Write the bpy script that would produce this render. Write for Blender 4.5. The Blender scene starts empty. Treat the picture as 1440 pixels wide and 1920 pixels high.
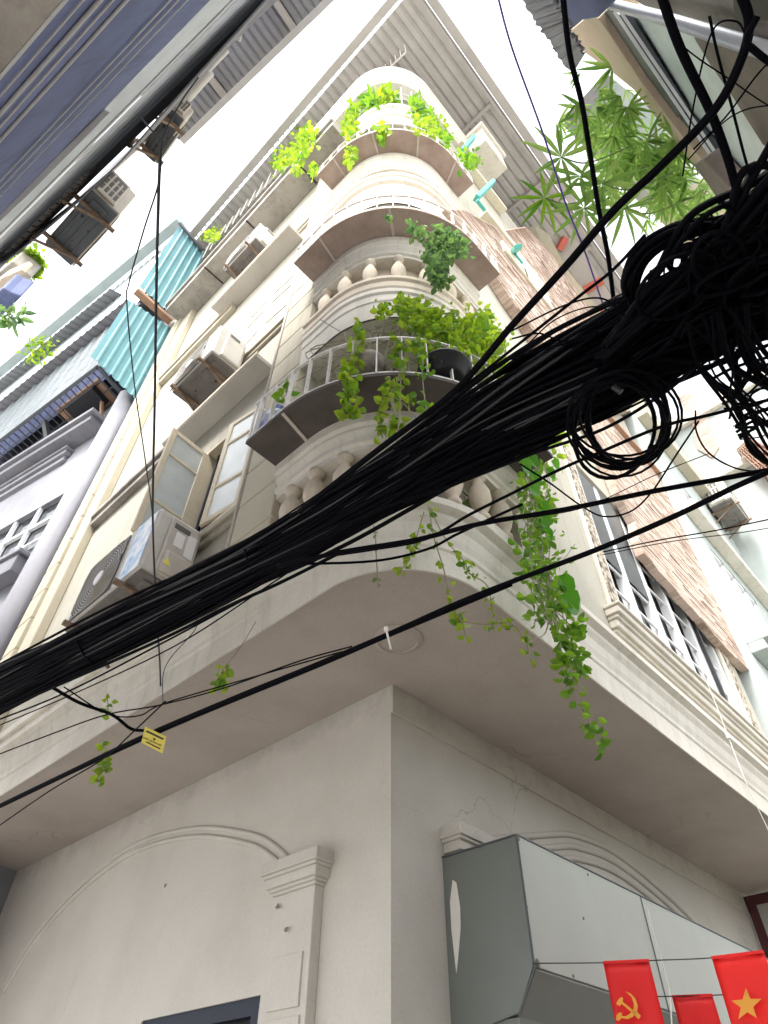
import bpy, math, random
import numpy as np
from mathutils import Vector, Matrix
rnd = random.Random(7)
scene = bpy.context.scene
COL = scene.collection
R_ = math.radians

# ------------------------------------------------------------------ camera
F, CU, CV = 1215.0, 720.0, 960.0
def _vp(x, y):
    v = np.array([x-CU, y-CV, F]); return v/np.linalg.norm(v)
_M = np.stack([_vp(2374, 2270), _vp(-1150, 2230), _vp(733, -190)], 1)
_u, _s, _v = np.linalg.svd(_M); _M = _u@_v
EYE = np.array([-3.93610252, -3.61787314, 1.6])
def ray(u, v): return _M.T@np.array([u-CU, v-CV, F])
def onx(u, v, x): d = ray(u, v); return Vector(EYE+d*(x-EYE[0])/d[0])
def ony(u, v, y): d = ray(u, v); return Vector(EYE+d*(y-EYE[1])/d[1])
def onz(u, v, z): d = ray(u, v); return Vector(EYE+d*(z-EYE[2])/d[2])
def ond(u, v, dist): d = ray(u, v); return Vector(EYE+d/np.linalg.norm(d)*dist)
cam = bpy.data.cameras.new('camera'); camo = bpy.data.objects.new('camera', cam); COL.objects.link(camo)
rt, up, bk = _M.T@np.array([1, 0, 0]), -_M.T@np.array([0, 1, 0]), -_M.T@np.array([0, 0, 1])
camo.matrix_world = Matrix(((rt[0], up[0], bk[0], EYE[0]), (rt[1], up[1], bk[1], EYE[1]), (rt[2], up[2], bk[2], EYE[2]), (0, 0, 0, 1)))
cam.sensor_width = 36; cam.lens = F/1920*36; cam.clip_end = 2000; cam.clip_start = .05
scene.camera = camo

# ------------------------------------------------------------------ materials
def new_mat(name):
    m = bpy.data.materials.new(name); m.use_nodes = True
    nt = m.node_tree; b = nt.nodes['Principled BSDF']; return m, nt, b
def N(nt, t, **kw):
    n = nt.nodes.new(t)
    for k, v in kw.items(): setattr(n, k, v)
    return n
def ramp(nt, fac, stops):
    r = N(nt, 'ShaderNodeValToRGB'); e = r.color_ramp.elements
    while len(e) < len(stops): e.new(.5)
    for el, (p, c) in zip(e, stops): el.position = p; el.color = (*c, 1) if len(c) == 3 else c
    nt.links.new(fac, r.inputs[0]); return r.outputs[0]
def mixc(nt, fac, a, b, mode='MIX'):
    n = N(nt, 'ShaderNodeMix', data_type='RGBA', blend_type=mode)
    for s, val in ((0, fac), (6, a), (7, b)):
        if hasattr(val, 'is_linked'): nt.links.new(val, n.inputs[s])
        else: n.inputs[s].default_value = val if s == 0 else (*val, 1)
    return n.outputs[2]
def noise(nt, vec, scale, detail=5, rough=.6, stretch=None):
    if stretch:
        mp = N(nt, 'ShaderNodeMapping'); mp.inputs['Scale'].default_value = stretch
        nt.links.new(vec, mp.inputs[0]); vec = mp.outputs[0]
    n = N(nt, 'ShaderNodeTexNoise'); n.inputs['Scale'].default_value = scale
    n.inputs['Detail'].default_value = detail; n.inputs['Roughness'].default_value = rough
    nt.links.new(vec, n.inputs['Vector']); return n.outputs['Fac']
def geo_pos(nt): return N(nt, 'ShaderNodeNewGeometry').outputs['Position']
def bump(nt, b, h, strength=.2, dist=.01):
    n = N(nt, 'ShaderNodeBump'); n.inputs['Strength'].default_value = strength; n.inputs['Distance'].default_value = dist
    nt.links.new(h, n.inputs['Height']); nt.links.new(n.outputs[0], b.inputs['Normal'])
def plaster(name, base, stain, amt=.5, scale=.9, rough=.85, streak=True, cracks=False):
    m, nt, b = new_mat(name); p = geo_pos(nt)
    blot = ramp(nt, noise(nt, p, scale, 7, .62), [(.42, (0, 0, 0)), (.75, (1, 1, 1))])
    mul = N(nt, 'ShaderNodeMath', operation='MULTIPLY'); nt.links.new(blot, mul.inputs[0]); mul.inputs[1].default_value = amt
    c = mixc(nt, mul.outputs[0], base, stain)
    if streak:
        st = ramp(nt, noise(nt, p, 1.0, 6, .7, (7, 7, .45)), [(.52, (0, 0, 0)), (.78, (1, 1, 1))])
        m2 = N(nt, 'ShaderNodeMath', operation='MULTIPLY'); nt.links.new(st, m2.inputs[0]); m2.inputs[1].default_value = amt*.8
        c = mixc(nt, m2.outputs[0], c, tuple(x*.55 for x in stain))
    if cracks:
        dn = N(nt, 'ShaderNodeTexNoise'); dn.inputs['Scale'].default_value = 2.2; dn.inputs['Detail'].default_value = 8; nt.links.new(p, dn.inputs['Vector'])
        wv = N(nt, 'ShaderNodeVectorMath', operation='MULTIPLY_ADD'); nt.links.new(dn.outputs['Color'], wv.inputs[0]); wv.inputs[1].default_value = (.7, .7, .7); nt.links.new(p, wv.inputs[2])
        vo = N(nt, 'ShaderNodeTexVoronoi', feature='DISTANCE_TO_EDGE'); vo.inputs['Scale'].default_value = .42; nt.links.new(wv.outputs[0], vo.inputs['Vector'])
        ck = ramp(nt, vo.outputs['Distance'], [(0, (1, 1, 1)), (.003, (0, 0, 0))])
        mk = ramp(nt, noise(nt, p, .55, 2), [(.5, (0, 0, 0)), (.6, (1, 1, 1))])
        mc = N(nt, 'ShaderNodeMath', operation='MULTIPLY'); nt.links.new(ck, mc.inputs[0]); nt.links.new(mk, mc.inputs[1])
        c = mixc(nt, mc.outputs[0], c, tuple(x*.93 for x in stain))
        # grimy mould tide-mark with a ragged lower edge where wall and slab meet
        sz = N(nt, 'ShaderNodeSeparateXYZ'); nt.links.new(p, sz.inputs[0])
        nz = noise(nt, p, 3.0, 8, .7); ma = N(nt, 'ShaderNodeMath', operation='MULTIPLY_ADD'); nt.links.new(nz, ma.inputs[0]); ma.inputs[1].default_value = .75; nt.links.new(sz.outputs[2], ma.inputs[2])
        md = ramp(nt, ma.outputs[0], [(0, (0, 0, 0)), (1, (1, 1, 1))]); mr = N(nt, 'ShaderNodeMapRange'); nt.links.new(ma.outputs[0], mr.inputs[0]); mr.inputs[1].default_value = 5.05; mr.inputs[2].default_value = 5.45; mr.inputs[4].default_value = .7 if name.startswith('ground') else 0
        c = mixc(nt, mr.outputs[0], c, tuple(x*.62 for x in stain))
    fine = noise(nt, p, 38, 4, .6)
    c = mixc(nt, .12, c, ramp(nt, fine, [(.3, (.25, .23, .2)), (.7, (1, 1, 1))]), 'MULTIPLY')
    nt.links.new(c, b.inputs['Base Color']); b.inputs['Roughness'].default_value = rough
    bump(nt, b, noise(nt, p, 22, 6, .65), .25, .006)
    return m
def paint(name, col, rough=.45, metal=0, var=.15, scale=6, dark=None):
    m, nt, b = new_mat(name); p = geo_pos(nt)
    dark = dark or tuple(c*.45 for c in col)
    f = ramp(nt, noise(nt, p, scale, 6, .65), [(.4, (0, 0, 0)), (.72, (1, 1, 1))])
    mu = N(nt, 'ShaderNodeMath', operation='MULTIPLY'); nt.links.new(f, mu.inputs[0]); mu.inputs[1].default_value = var*2
    nt.links.new(mixc(nt, mu.outputs[0], col, dark), b.inputs['Base Color'])
    b.inputs['Roughness'].default_value = rough; b.inputs['Metallic'].default_value = metal
    bump(nt, b, noise(nt, p, scale*5, 3), .08, .004)
    return m
def leafmat(name, c1, c2, c3):
    m, nt, b = new_mat(name); nt.nodes.remove(b)
    g = N(nt, 'ShaderNodeNewGeometry')
    c = ramp(nt, g.outputs['Random Per Island'], [(0, c1), (.5, c2), (1, c3)])
    d = N(nt, 'ShaderNodeBsdfPrincipled'); d.inputs['Roughness'].default_value = .45
    t = N(nt, 'ShaderNodeBsdfTranslucent'); mx = N(nt, 'ShaderNodeMixShader'); mx.inputs[0].default_value = .5
    nt.links.new(c, d.inputs['Base Color'])
    br = mixc(nt, 1.0, c, (1.35, 1.35, .9), 'MULTIPLY')
    nt.links.new(br, t.inputs['Color']); nt.links.new(d.outputs[0], mx.inputs[1]); nt.links.new(t.outputs[0], mx.inputs[2])
    nt.links.new(mx.outputs[0], nt.nodes['Material Output'].inputs[0]); return m
MAT = {}
MAT['wall'] = plaster('white_plaster', (.45, .425, .355), (.31, .285, .225), .55, .7)
MAT['lowwall'] = plaster('ground_plaster', (.60, .57, .52), (.43, .40, .35), .5, .9, streak=False, cracks=True)
MAT['soffit'] = plaster('soffit_plaster', (.44, .385, .34), (.29, .24, .205), .55, .8, streak=False, cracks=True)
MAT['trim'] = plaster('trim_plaster', (.70, .66, .58), (.42, .38, .31), .5, 1.3)
MAT['tan'] = plaster('tan_plaster', (.64, .56, .45), (.46, .38, .28), .45, 2)
MAT['cream'] = plaster('cream_plaster', (.49, .45, .35), (.34, .29, .20), .5, .8)
MAT['concrete'] = plaster('old_concrete', (.36, .33, .29), (.16, .145, .125), .8, 1.4)
MAT['canopy'] = plaster('canopy_plaster', (.50, .47, .42), (.34, .30, .25), .45, 1.5, streak=False)
MAT['grey'] = plaster('lavender_plaster', (.25, .25, .275), (.16, .16, .185), .6, .9)  # base colour darkened to stand in for shade from the houses opposite
MAT['greyslab'] = plaster('grey_slab', (.22, .22, .24), (.13, .13, .15), .6, 1.0)  # slab tone lowered with the lavender wall, shade put into the colour
MAT['green'] = plaster('pale_green_plaster', (.43, .47, .45), (.29, .33, .32), .6, .8)
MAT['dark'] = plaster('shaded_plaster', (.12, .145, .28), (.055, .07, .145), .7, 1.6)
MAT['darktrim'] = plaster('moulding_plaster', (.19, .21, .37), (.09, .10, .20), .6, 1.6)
MAT['rust'] = paint('rusty_plate', (.36, .275, .235), .7, .05, .35, 3.2, (.20, .135, .105))
MAT['rust_shaded'] = paint('shaded_rusty_plate', (.095, .078, .07), .75, .1, .3, 3.0, (.045, .035, .03))  # rusty plate with the lowest tray's shade put into its colour
MAT['bar'] = paint('white_bar', (.74, .73, .69), .5, 0, .25, 14, (.42, .33, .25))
MAT['seam'] = paint('seam_strip', (.52, .46, .41), .6, 0, .2, 8)
MAT['casing'] = paint('casing_white', (.55, .525, .47), .4, 0, .12, 5)
MAT['casing2'] = paint('casing_cream', (.52, .475, .415), .45, 0, .15, 5)
MAT['grille'] = paint('fan_grille', (.10, .095, .085), .5, .2, .1, 8)
MAT['ring'] = paint('grille_wire', (.36, .34, .30), .45, .3, .1, 8)
MAT['base'] = paint('base_plate', (.19, .175, .16), .75, .1, .35, 7, (.10, .085, .075))
MAT['bracket'] = paint('bracket_steel', (.26, .185, .13), .7, .3, .4, 9, (.12, .07, .04))
MAT['black'] = paint('black_metal', (.012, .012, .015), .5, .2, .05)
MAT['cable'] = paint('black_cable', (.0014, .0014, .0034), .65, 0, .05, 20)
MAT['cable'].node_tree.nodes['Principled BSDF'].inputs['Specular IOR Level'].default_value = .07
MAT['cable_grey'] = paint('grey_cable', (.012, .012, .015), .5, 0, .1, 20)
MAT['violet'] = paint('violet_cable', (.11, .07, .33), .5, 0, .05)
MAT['cord'] = paint('white_cord', (.75, .73, .68), .6, 0, .1)
MAT['teal'] = paint('teal_sheet', (.13, .30, .34), .5, .05, .22, 1.4, (.075, .185, .215))
MAT['tealpaint'] = paint('teal_paint', (.10, .47, .42), .5, 0, .12)
MAT['poly'] = paint('pale_sheet', (.36, .42, .42), .45, 0, .2, 1.2)
MAT['roof'] = paint('roof_sheet', (.42, .395, .37), .55, .15, .18, 1.0)
MAT['roof_dark'] = paint('roof_sheet_grey', (.24, .24, .255), .6, .1, .15, 1.0)
MAT['purlin'] = paint('purlin_steel', (.40, .375, .35), .55, .2, .15, 4)
MAT['wood'] = paint('window_paint', (.68, .60, .44), .5, 0, .18, 7, (.45, .36, .24))
MAT['zinc'] = paint('zinc_sheet', (.50, .54, .60), .5, .1, .2, 3)
MAT['whiteframe'] = paint('white_frame', (.74, .75, .76), .4, 0, .1, 8)
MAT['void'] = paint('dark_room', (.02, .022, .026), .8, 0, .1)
MAT['duct'] = paint('duct_sheath', (.56, .52, .50), .65, 0, .3, 9)
MAT['pipe'] = paint('pale_pipe', (.55, .54, .53), .4, 0, .1, 5)
MAT['greymetal'] = paint('grey_sheet', (.165, .18, .165), .5, .05, .16, 2.2, (.11, .12, .11))
MAT['lightmetal'] = paint('pale_sheet_metal', (.44, .45, .42), .5, .05, .16, 1.6, (.32, .33, .30))
MAT['red'] = paint('red_cloth', (.72, .006, .006), .6, 0, .12, 2.0, (.50, .004, .004))
MAT['red2'] = paint('bright_red_cloth', (.86, .010, .006), .6, 0, .08, 2.0, (.66, .006, .004))
MAT['gold'] = paint('gold_print', (.82, .36, .04), .6, 0, .1, 3)
MAT['yellow'] = paint('yellow_tag', (.80, .68, .12), .5, 0, .05)
MAT['ink'] = paint('tag_ink', (.06, .05, .02), .7, 0, .05)
MAT['brownwood'] = paint('brown_board', (.33, .19, .115), .6, 0, .25, 5)
MAT['redpaint'] = paint('red_steel', (.50, .11, .07), .5, 0, .15)
MAT['maroon'] = paint('maroon_frame', (.085, .02, .025), .55, 0, .2, 6)
MAT['navy'] = paint('navy_frame', (.006, .012, .03), .6, 0, .1, 6)
MAT['clay'] = paint('clay_pot', (.30, .265, .22), .85, 0, .5, 9, (.08, .07, .06))
MAT['blue'] = paint('blue_label', (.05, .08, .35), .4, 0, .1)
MAT['jug'] = paint('pale_plastic', (.55, .60, .74), .25, 0, .05)
MAT['stem'] = paint('vine_stem', (.28, .26, .17), .8, 0, .2, 20)
MAT['stemgreen'] = paint('green_stem', (.16, .24, .06), .7, 0, .15, 20)
MAT['tarp'] = paint('brown_tarp', (.20, .165, .125), .7, 0, .4, 1.6, (.06, .05, .04))
MAT['beige'] = plaster('beige_render', (.62, .50, .35), (.46, .36, .25), .4, 2)
MAT['alu'] = paint('aluminium', (.42, .44, .46), .4, .3, .1, 5)
MAT['aludark'] = paint('dark_aluminium', (.10, .11, .12), .45, .3, .1, 5)
MAT['pebble'] = None
MAT['louver'] = paint('louver_cream', (.66, .61, .47), .6, 0, .15)
MAT['dirt'] = paint('dirt_smudge', (.20, .185, .165), .9, 0, .2, 14)
MAT['sticker'] = paint('pale_sticker', (.80, .77, .74), .4, 0, .03)
MAT['asphalt'] = paint('alley_concrete', (.36, .35, .33), .9, 0, .2, 1.5)
L_YEL = leafmat('leaf_yellow_green', (.09, .21, .015), (.29, .39, .03), (.15, .28, .02))
L_MID = leafmat('leaf_mid_green', (.09, .22, .02), (.20, .35, .025), (.06, .16, .02))
L_DARK = leafmat('leaf_dusty_green', (.08, .16, .07), (.15, .25, .09), (.05, .11, .05))
L_BAM = leafmat('bamboo_leaf', (.18, .33, .09), (.30, .44, .14), (.09, .20, .045))
# glass
def glass(name, c, rough=.08):
    m, nt, b = new_mat(name); p = geo_pos(nt)
    cc = ramp(nt, noise(nt, p, 1.8, 5, .6), [(.3, tuple(x*.7 for x in c)), (.7, c)])
    nt.links.new(cc, b.inputs['Base Color']); b.inputs['Roughness'].default_value = rough
    b.inputs['Specular IOR Level'].default_value = .8; return m
MAT['glass'] = glass('frosted_glass', (.64, .68, .65), .25)
MAT['darkglass'] = glass('dark_glass', (.045, .05, .055), .06)
MAT['greenglass'] = glass('green_glass', (.74, .84, .80), .4)
# brick with squeezed mortar; courses follow the facade
def brickmat():
    m, nt, b = new_mat('pink_brick'); p = geo_pos(nt)
    s = N(nt, 'ShaderNodeSeparateXYZ'); nt.links.new(p, s.inputs[0])
    c = N(nt, 'ShaderNodeCombineXYZ'); nt.links.new(s.outputs[0], c.inputs[0]); nt.links.new(s.outputs[2], c.inputs[1])
    wob = noise(nt, p, 6, 4); sc = N(nt, 'ShaderNodeVectorMath', operation='SCALE')
    nt.links.new(wob, sc.inputs[0]); sc.inputs[3].default_value = .05
    ad = N(nt, 'ShaderNodeVectorMath', operation='ADD'); nt.links.new(c.outputs[0], ad.inputs[0]); nt.links.new(sc.outputs[0], ad.inputs[1])
    br = N(nt, 'ShaderNodeTexBrick'); nt.links.new(ad.outputs[0], br.inputs['Vector'])
    br.inputs['Scale'].default_value = 1; br.inputs['Brick Width'].default_value = .32; br.inputs['Row Height'].default_value = .105
    br.inputs['Mortar Size'].default_value = .016; br.inputs['Mortar Smooth'].default_value = .5; br.inputs['Bias'].default_value = -.2
    br.inputs['Color1'].default_value = (.56, .435, .365, 1); br.inputs['Color2'].default_value = (.60, .48, .41, 1); br.inputs['Mortar'].default_value = (.42, .33, .26, 1)
    smear = ramp(nt, noise(nt, p, 2.0, 7, .7, (2.2, 2.2, 7)), [(.5, (0, 0, 0)), (.72, (1, 1, 1))])
    mu = N(nt, 'ShaderNodeMath', operation='MULTIPLY'); nt.links.new(smear, mu.inputs[0]); mu.inputs[1].default_value = .55
    col = mixc(nt, mu.outputs[0], br.outputs['Color'], (.47, .365, .295))
    dk = ramp(nt, noise(nt, p, 1.0, 8, .78, (1.5, 1.5, 11)), [(.49, (0, 0, 0)), (.57, (1, 1, 1))])
    m3 = N(nt, 'ShaderNodeMath', operation='MULTIPLY'); nt.links.new(dk, m3.inputs[0]); m3.inputs[1].default_value = .62
    col = mixc(nt, m3.outputs[0], col, (.25, .16, .115))
    nt.links.new(col, b.inputs['Base Color']); b.inputs['Roughness'].default_value = .9
    bump(nt, b, br.outputs['Fac'], -.6, .02); return m
MAT['brick'] = brickmat()
def pebblemat():
    m, nt, b = new_mat('pebble_dash'); p = geo_pos(nt)
    v = N(nt, 'ShaderNodeTexVoronoi'); v.inputs['Scale'].default_value = 16; nt.links.new(p, v.inputs['Vector'])
    c = ramp(nt, v.outputs['Distance'], [(.2, (.55, .50, .42)), (.55, (.30, .25, .19)), (.75, (.10, .08, .06))])
    nt.links.new(c, b.inputs['Base Color']); b.inputs['Roughness'].default_value = .8; bump(nt, b, v.outputs['Distance'], -.8, .02); return m
MAT['pebble'] = pebblemat()
def stickermat():
    m, nt, b = new_mat('blue_white_sticker'); p = geo_pos(nt)
    f = noise(nt, p, 4.5, 3, .5)
    nt.links.new(ramp(nt, f, [(.42, (.80, .83, .86)), (.52, (.45, .62, .80)), (.60, (.16, .36, .62)), (.66, (.78, .82, .86))]), b.inputs['Base Color'])
    b.inputs['Roughness'].default_value = .35; return m
MAT['bluesticker'] = stickermat()

# ------------------------------------------------------------------ mesh building
class MB:
    def __init__(s): s.v = []; s.f = []
    def add(s, vs, fs):
        o = len(s.v); s.v += [tuple(v) for v in vs]; s.f += [tuple(i+o for i in f) for f in fs]; return s
    def box(s, lo, hi):
        x0, y0, z0 = lo; x1, y1, z1 = hi
        return s.hexa([(x0, y0, z0), (x1, y0, z0), (x1, y1, z0), (x0, y1, z0), (x0, y0, z1), (x1, y0, z1), (x1, y1, z1), (x0, y1, z1)])
    def hexa(s, p):
        return s.add(p, [(0, 3, 2, 1), (4, 5, 6, 7), (0, 1, 5, 4), (1, 2, 6, 5), (2, 3, 7, 6), (3, 0, 4, 7)])
    def prism(s, pts, off):
        off = Vector(off); n = len(pts); a = [Vector(p) for p in pts]; b = [p+off for p in a]
        return s.add(a+b, [tuple(range(n)), tuple(range(2*n-1, n-1, -1))]+[(i, i+n, (i+1) % n+n, (i+1) % n) for i in range(n)])
    def bar(s, a, b, w, h=None, upv=(0, 0, 1)):
        a = Vector(a); b = Vector(b); d = (b-a).normalized(); h = h or w
        u = Vector(upv); sd = d.cross(u)
        if sd.length < 1e-3: sd = d.cross(Vector((1, 0, 0)))
        sd.normalize(); u = sd.cross(d).normalized()
        q = [sd*(-w/2)+u*(-h/2), sd*(w/2)+u*(-h/2), sd*(w/2)+u*(h/2), sd*(-w/2)+u*(h/2)]
        return s.hexa([a+x for x in q]+[b+x for x in q])
    def tube(s, pts, r, n=6, caps=True):
        pts = [Vector(p) for p in pts]; m = len(pts)
        rs = r if isinstance(r, (list, tuple)) else [r]*m
        t0 = (pts[1]-pts[0]).normalized(); nrm = t0.orthogonal().normalized(); vs = []
        for i, p in enumerate(pts):
            t = (pts[min(i+1, m-1)]-pts[max(i-1, 0)])
            if t.length < 1e-9: t = t0.copy()
            t.normalize(); nrm = nrm-t*nrm.dot(t)
            if nrm.length < 1e-6: nrm = t.orthogonal()
            nrm.normalize(); bn = t.cross(nrm)
            for k in range(n):
                a = 2*math.pi*k/n; vs.append(p+(nrm*math.cos(a)+bn*math.sin(a))*rs[i])
        fs = [(i*n+k, i*n+(k+1) % n, (i+1)*n+(k+1) % n, (i+1)*n+k) for i in range(m-1) for k in range(n)]
        if caps: fs += [tuple(range(n-1, -1, -1)), tuple((m-1)*n+k for k in range(n))]
        return s.add(vs, fs)
    def lathe(s, c, prof, n=20, axis=(0, 0, 1)):
        ax = Vector(axis).normalized(); u = ax.orthogonal().normalized(); w = ax.cross(u); c = Vector(c); vs = []
        for r, h in prof:
            for k in range(n):
                a = 2*math.pi*k/n; vs.append(c+ax*h+(u*math.cos(a)+w*math.sin(a))*r)
        m = len(prof)
        fs = [(i*n+k, i*n+(k+1) % n, (i+1)*n+(k+1) % n, (i+1)*n+k) for i in range(m-1) for k in range(n)]
        fs += [tuple(range(n-1, -1, -1)), tuple((m-1)*n+k for k in range(n))]
        return s.add(vs, fs)
    def strips(s, rows, closed=False):
        n = len(rows[0]); vs = [v for r in rows for v in r]; fs = []
        for i in range(len(rows)-1):
            for k in range(n-1 if not closed else n):
                fs.append((i*n+k, i*n+(k+1) % n, (i+1)*n+(k+1) % n, (i+1)*n+k))
        return s.add(vs, fs)
    def build(s, name, mat, parent=None, bevel=0, smooth=False, solid=0):
        me = bpy.data.meshes.new(name); me.from_pydata(s.v, [], s.f); me.update()
        o = bpy.data.objects.new(name, me); COL.objects.link(o)
        me.materials.append(MAT[mat] if isinstance(mat, str) else mat)
        if smooth:
            for p in me.polygons: p.use_smooth = True
        import bmesh
        bm = bmesh.new(); bm.from_mesh(me); bmesh.ops.recalc_face_normals(bm, faces=bm.faces); bm.to_mesh(me); bm.free()
        if solid:
            md = o.modifiers.new('solid', 'SOLIDIFY'); md.thickness = solid; md.offset = 0
        if bevel:
            md = o.modifiers.new('bevel', 'BEVEL'); md.width = bevel; md.segments = 2; md.limit_method = 'ANGLE'; md.angle_limit = R_(40)
        if parent is not None:
            o.parent = parent; o.matrix_parent_inverse = parent.matrix_world.inverted()
        return o
def tag(o, label, cat, group=None, kind=None):
    if label: o['label'] = label
    if cat: o['category'] = cat
    if group: o['group'] = group
    if kind: o['kind'] = kind
    return o
def thing(name, label, cat, loc=(0, 0, 0), group=None):
    o = bpy.data.objects.new(name, None); COL.objects.link(o); o.location = loc; o.empty_display_size = .2
    o.matrix_world = Matrix.Translation(Vector(loc)); return tag(o, label, cat, group)
def copy_tree(o, parent=None):
    c = o.copy(); COL.objects.link(c)
    if parent is not None: c.parent = parent
    for ch in list(o.children): copy_tree(ch, c)
    return c
def catmull(pts, n=8):
    pts = [Vector(p) for p in pts]
    if len(pts) < 3: return [pts[0].lerp(pts[-1], i/n) for i in range(n+1)]
    P = [pts[0]*2-pts[1]]+pts+[pts[-1]*2-pts[-2]]; out = []
    for i in range(1, len(P)-2):
        a, b, c, d = P[i-1:i+3]
        for k in range(n):
            t = k/n; out.append(.5*((2*b)+(c-a)*t+(2*a-5*b+4*c-d)*t*t+(3*b-a-3*c+d)*t**3))
    return out+[pts[-1]]

# rounded-corner plan lines of the corner house
def outline(cx, cy, r, off, yend, xend, n=28):
    c = (cx+r, cy+r); r2 = r+off; p = [(cx-off, yend)]
    for i in range(n+1):
        a = math.pi+math.pi/2*i/n; p.append((c[0]+r2*math.cos(a), c[1]+r2*math.sin(a)))
    return p+[(xend, cy-off)]
def sweep(mb, prof, cx, cy, r, yend, xend, n=28, closed=False):
    rows = [[(x, y, z) for x, y in outline(cx, cy, r, off, yend, xend, n)] for off, z in prof]
    if closed: rows.append(rows[0])
    m = len(rows[0]); mb.strips(rows)
    if closed:
        a = [rw[0] for rw in rows[:-1]]; b = [rw[-1] for rw in rows[:-1]]
        mb.add(a, [tuple(range(len(a)))]); mb.add(b, [tuple(range(len(b)))])
    return mb
def arc_points(cx, cy, r, off, yend, xend, step, start=None, n=120):
    o = outline(cx, cy, r, off, yend, xend, n)
    out = []; acc = step*.5 if start is None else start; run = 0
    for p, q in zip(o[:-1], o[1:]):
        L = math.hypot(q[0]-p[0], q[1]-p[1])
        while L > 0 and acc <= run+L:
            t = (acc-run)/L; out.append((p[0]+(q[0]-p[0])*t, p[1]+(q[1]-p[1])*t, math.atan2(q[1]-p[1], q[0]-p[0]))); acc += step
        run += L
    return out
def wall_openings(mb, axis, c, u0, u1, z0, z1, holes, depth, back=None):
    """Wall sheet on plane axis=c with rectangular holes and reveals going +depth inwards."""
    us = sorted({u0, u1, *[h[0] for h in holes], *[h[1] for h in holes]}); zs = sorted({z0, z1, *[h[2] for h in holes], *[h[3] for h in holes]})
    P = (lambda u, z, d=0: (c+d, u, z)) if axis == 'x' else (lambda u, z, d=0: (u, c+d, z))
    for a, b in zip(us[:-1], us[1:]):
        for e, f in zip(zs[:-1], zs[1:]):
            mu, mz = (a+b)/2, (e+f)/2
            if any(h[0] < mu < h[1] and h[2] < mz < h[3] for h in holes): continue
            mb.add([P(a, e), P(b, e), P(b, f), P(a, f)], [(0, 1, 2, 3)])
    for h in holes:
        q = [(h[0], h[2]), (h[1], h[2]), (h[1], h[3]), (h[0], h[3])]
        for i in range(4):
            p1, p2 = q[i], q[(i+1) % 4]
            mb.add([P(*p1), P(*p2), P(*p2, depth), P(*p1, depth)], [(0, 1, 2, 3)])
    return mb
def corrugated(mb, o, e_run, e_across, pitch=.11, amp=.018, nrm=None):
    """Sheet from corner o: ridges run along e_run, waves step along e_across."""
    o = Vector(o); a = Vector(e_run); b = Vector(e_across); n = Vector(nrm) if nrm is not None else a.cross(b).normalized()
    L = b.length; k = max(2, int(L/pitch)); bd = b.normalized(); rows = [[], []]
    for i in range(k):
        for t, h in ((0, 0), (.18, 1), (.32, 1), (.5, 0)):
            s_ = (i+t)/k*L; p = o+bd*s_+n*(h*amp); rows[0].append(p); rows[1].append(p+a)
    rows[0].append(o+b); rows[1].append(o+a+b); mb.strips(rows); return mb
def leaf(mb, p, d, nrm, L, W, round_=True):
    d = Vector(d).normalized(); nrm = Vector(nrm); sd = d.cross(nrm)
    if sd.length < 1e-4: sd = d.orthogonal()
    sd.normalize(); up_ = sd.cross(d).normalized(); p = Vector(p)
    fold = .22*W; dr = -.12*L
    if round_:
        ctl = [(.0, .0), (.22, .82), (.5, 1.0), (.78, .68), (1.0, 0)]
    else:
        ctl = [(.0, .0), (.18, .75), (.45, 1.0), (.75, .6), (1.0, 0)]
    mid = [p+d*(L*t)+up_*(dr*t*t) for t, w in ctl]
    l = [m+sd*(W/2*w)+up_*(fold*w) for m, (t, w) in zip(mid, ctl)]; r = [m-sd*(W/2*w)+up_*(fold*w) for m, (t, w) in zip(mid, ctl)]
    vs = mid+l[1:4]+r[1:4]
    mb.add(vs, [(0, 1, 5), (1, 2, 6, 5), (2, 3, 7, 6), (3, 4, 7), (0, 8, 1), (1, 8, 9, 2), (2, 9, 10, 3), (3, 10, 4)])
def rv(s=1): return Vector((rnd.uniform(-1, 1), rnd.uniform(-1, 1), rnd.uniform(-1, 1)))*s
def plant(name, label, cat, stems, leaves, mat, stem_r=.006, group=None, stem_mat='stem', root=None):
    """stems: list of polylines; leaves: list of (point, L, droop) -> one thing with stem and foliage."""
    base = root if root is not None else stems[0][0]
    t = thing(name, label, cat, base, group)
    if stems:
        mb = MB()
        for s_ in stems: mb.tube(catmull(s_, 5), stem_r, 4)
        mb.build('stem', stem_mat, t)
    mb = MB()
    for p, L, ro in leaves:
        d = rv(); d.z = d.z*.5-.45
        if d.length < .1: d = Vector((0, -1, -.3))
        n = rv(.7)+Vector((-.3, -.3, -.6))
        leaf(mb, Vector(p)+rv(L*.3), d, n, L, L*(.72 if ro else .42), ro)
    mb.build('foliage', mat, t); return t
def along(pts, n, spread, Lmin, Lmax, ro=True, taper=0):
    c = catmull(pts, 8); out = []
    for _ in range(n):
        f = rnd.random(); i = min(int(f*(len(c)-1)), len(c)-2); p = c[i].lerp(c[i+1], rnd.random())
        out.append((p+rv(spread*(1-taper*f)), rnd.uniform(Lmin, Lmax), ro))
    return out
def blob(c, rad, n, Lmin, Lmax, ro=True):
    c = Vector(c); out = []
    lobes = [(Vector((rnd.gauss(0, .42)*rad[0], rnd.gauss(0, .42)*rad[1], rnd.gauss(0, .42)*rad[2])), rnd.uniform(.25, .5)) for _ in range(7)]
    for _ in range(n):
        o, s_ = rnd.choice(lobes)
        out.append((c+o+Vector((rnd.gauss(0, .5)*rad[0]*s_, rnd.gauss(0, .5)*rad[1]*s_, rnd.gauss(0, .5)*rad[2]*s_)), rnd.uniform(Lmin, Lmax), ro))
    return out
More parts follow.
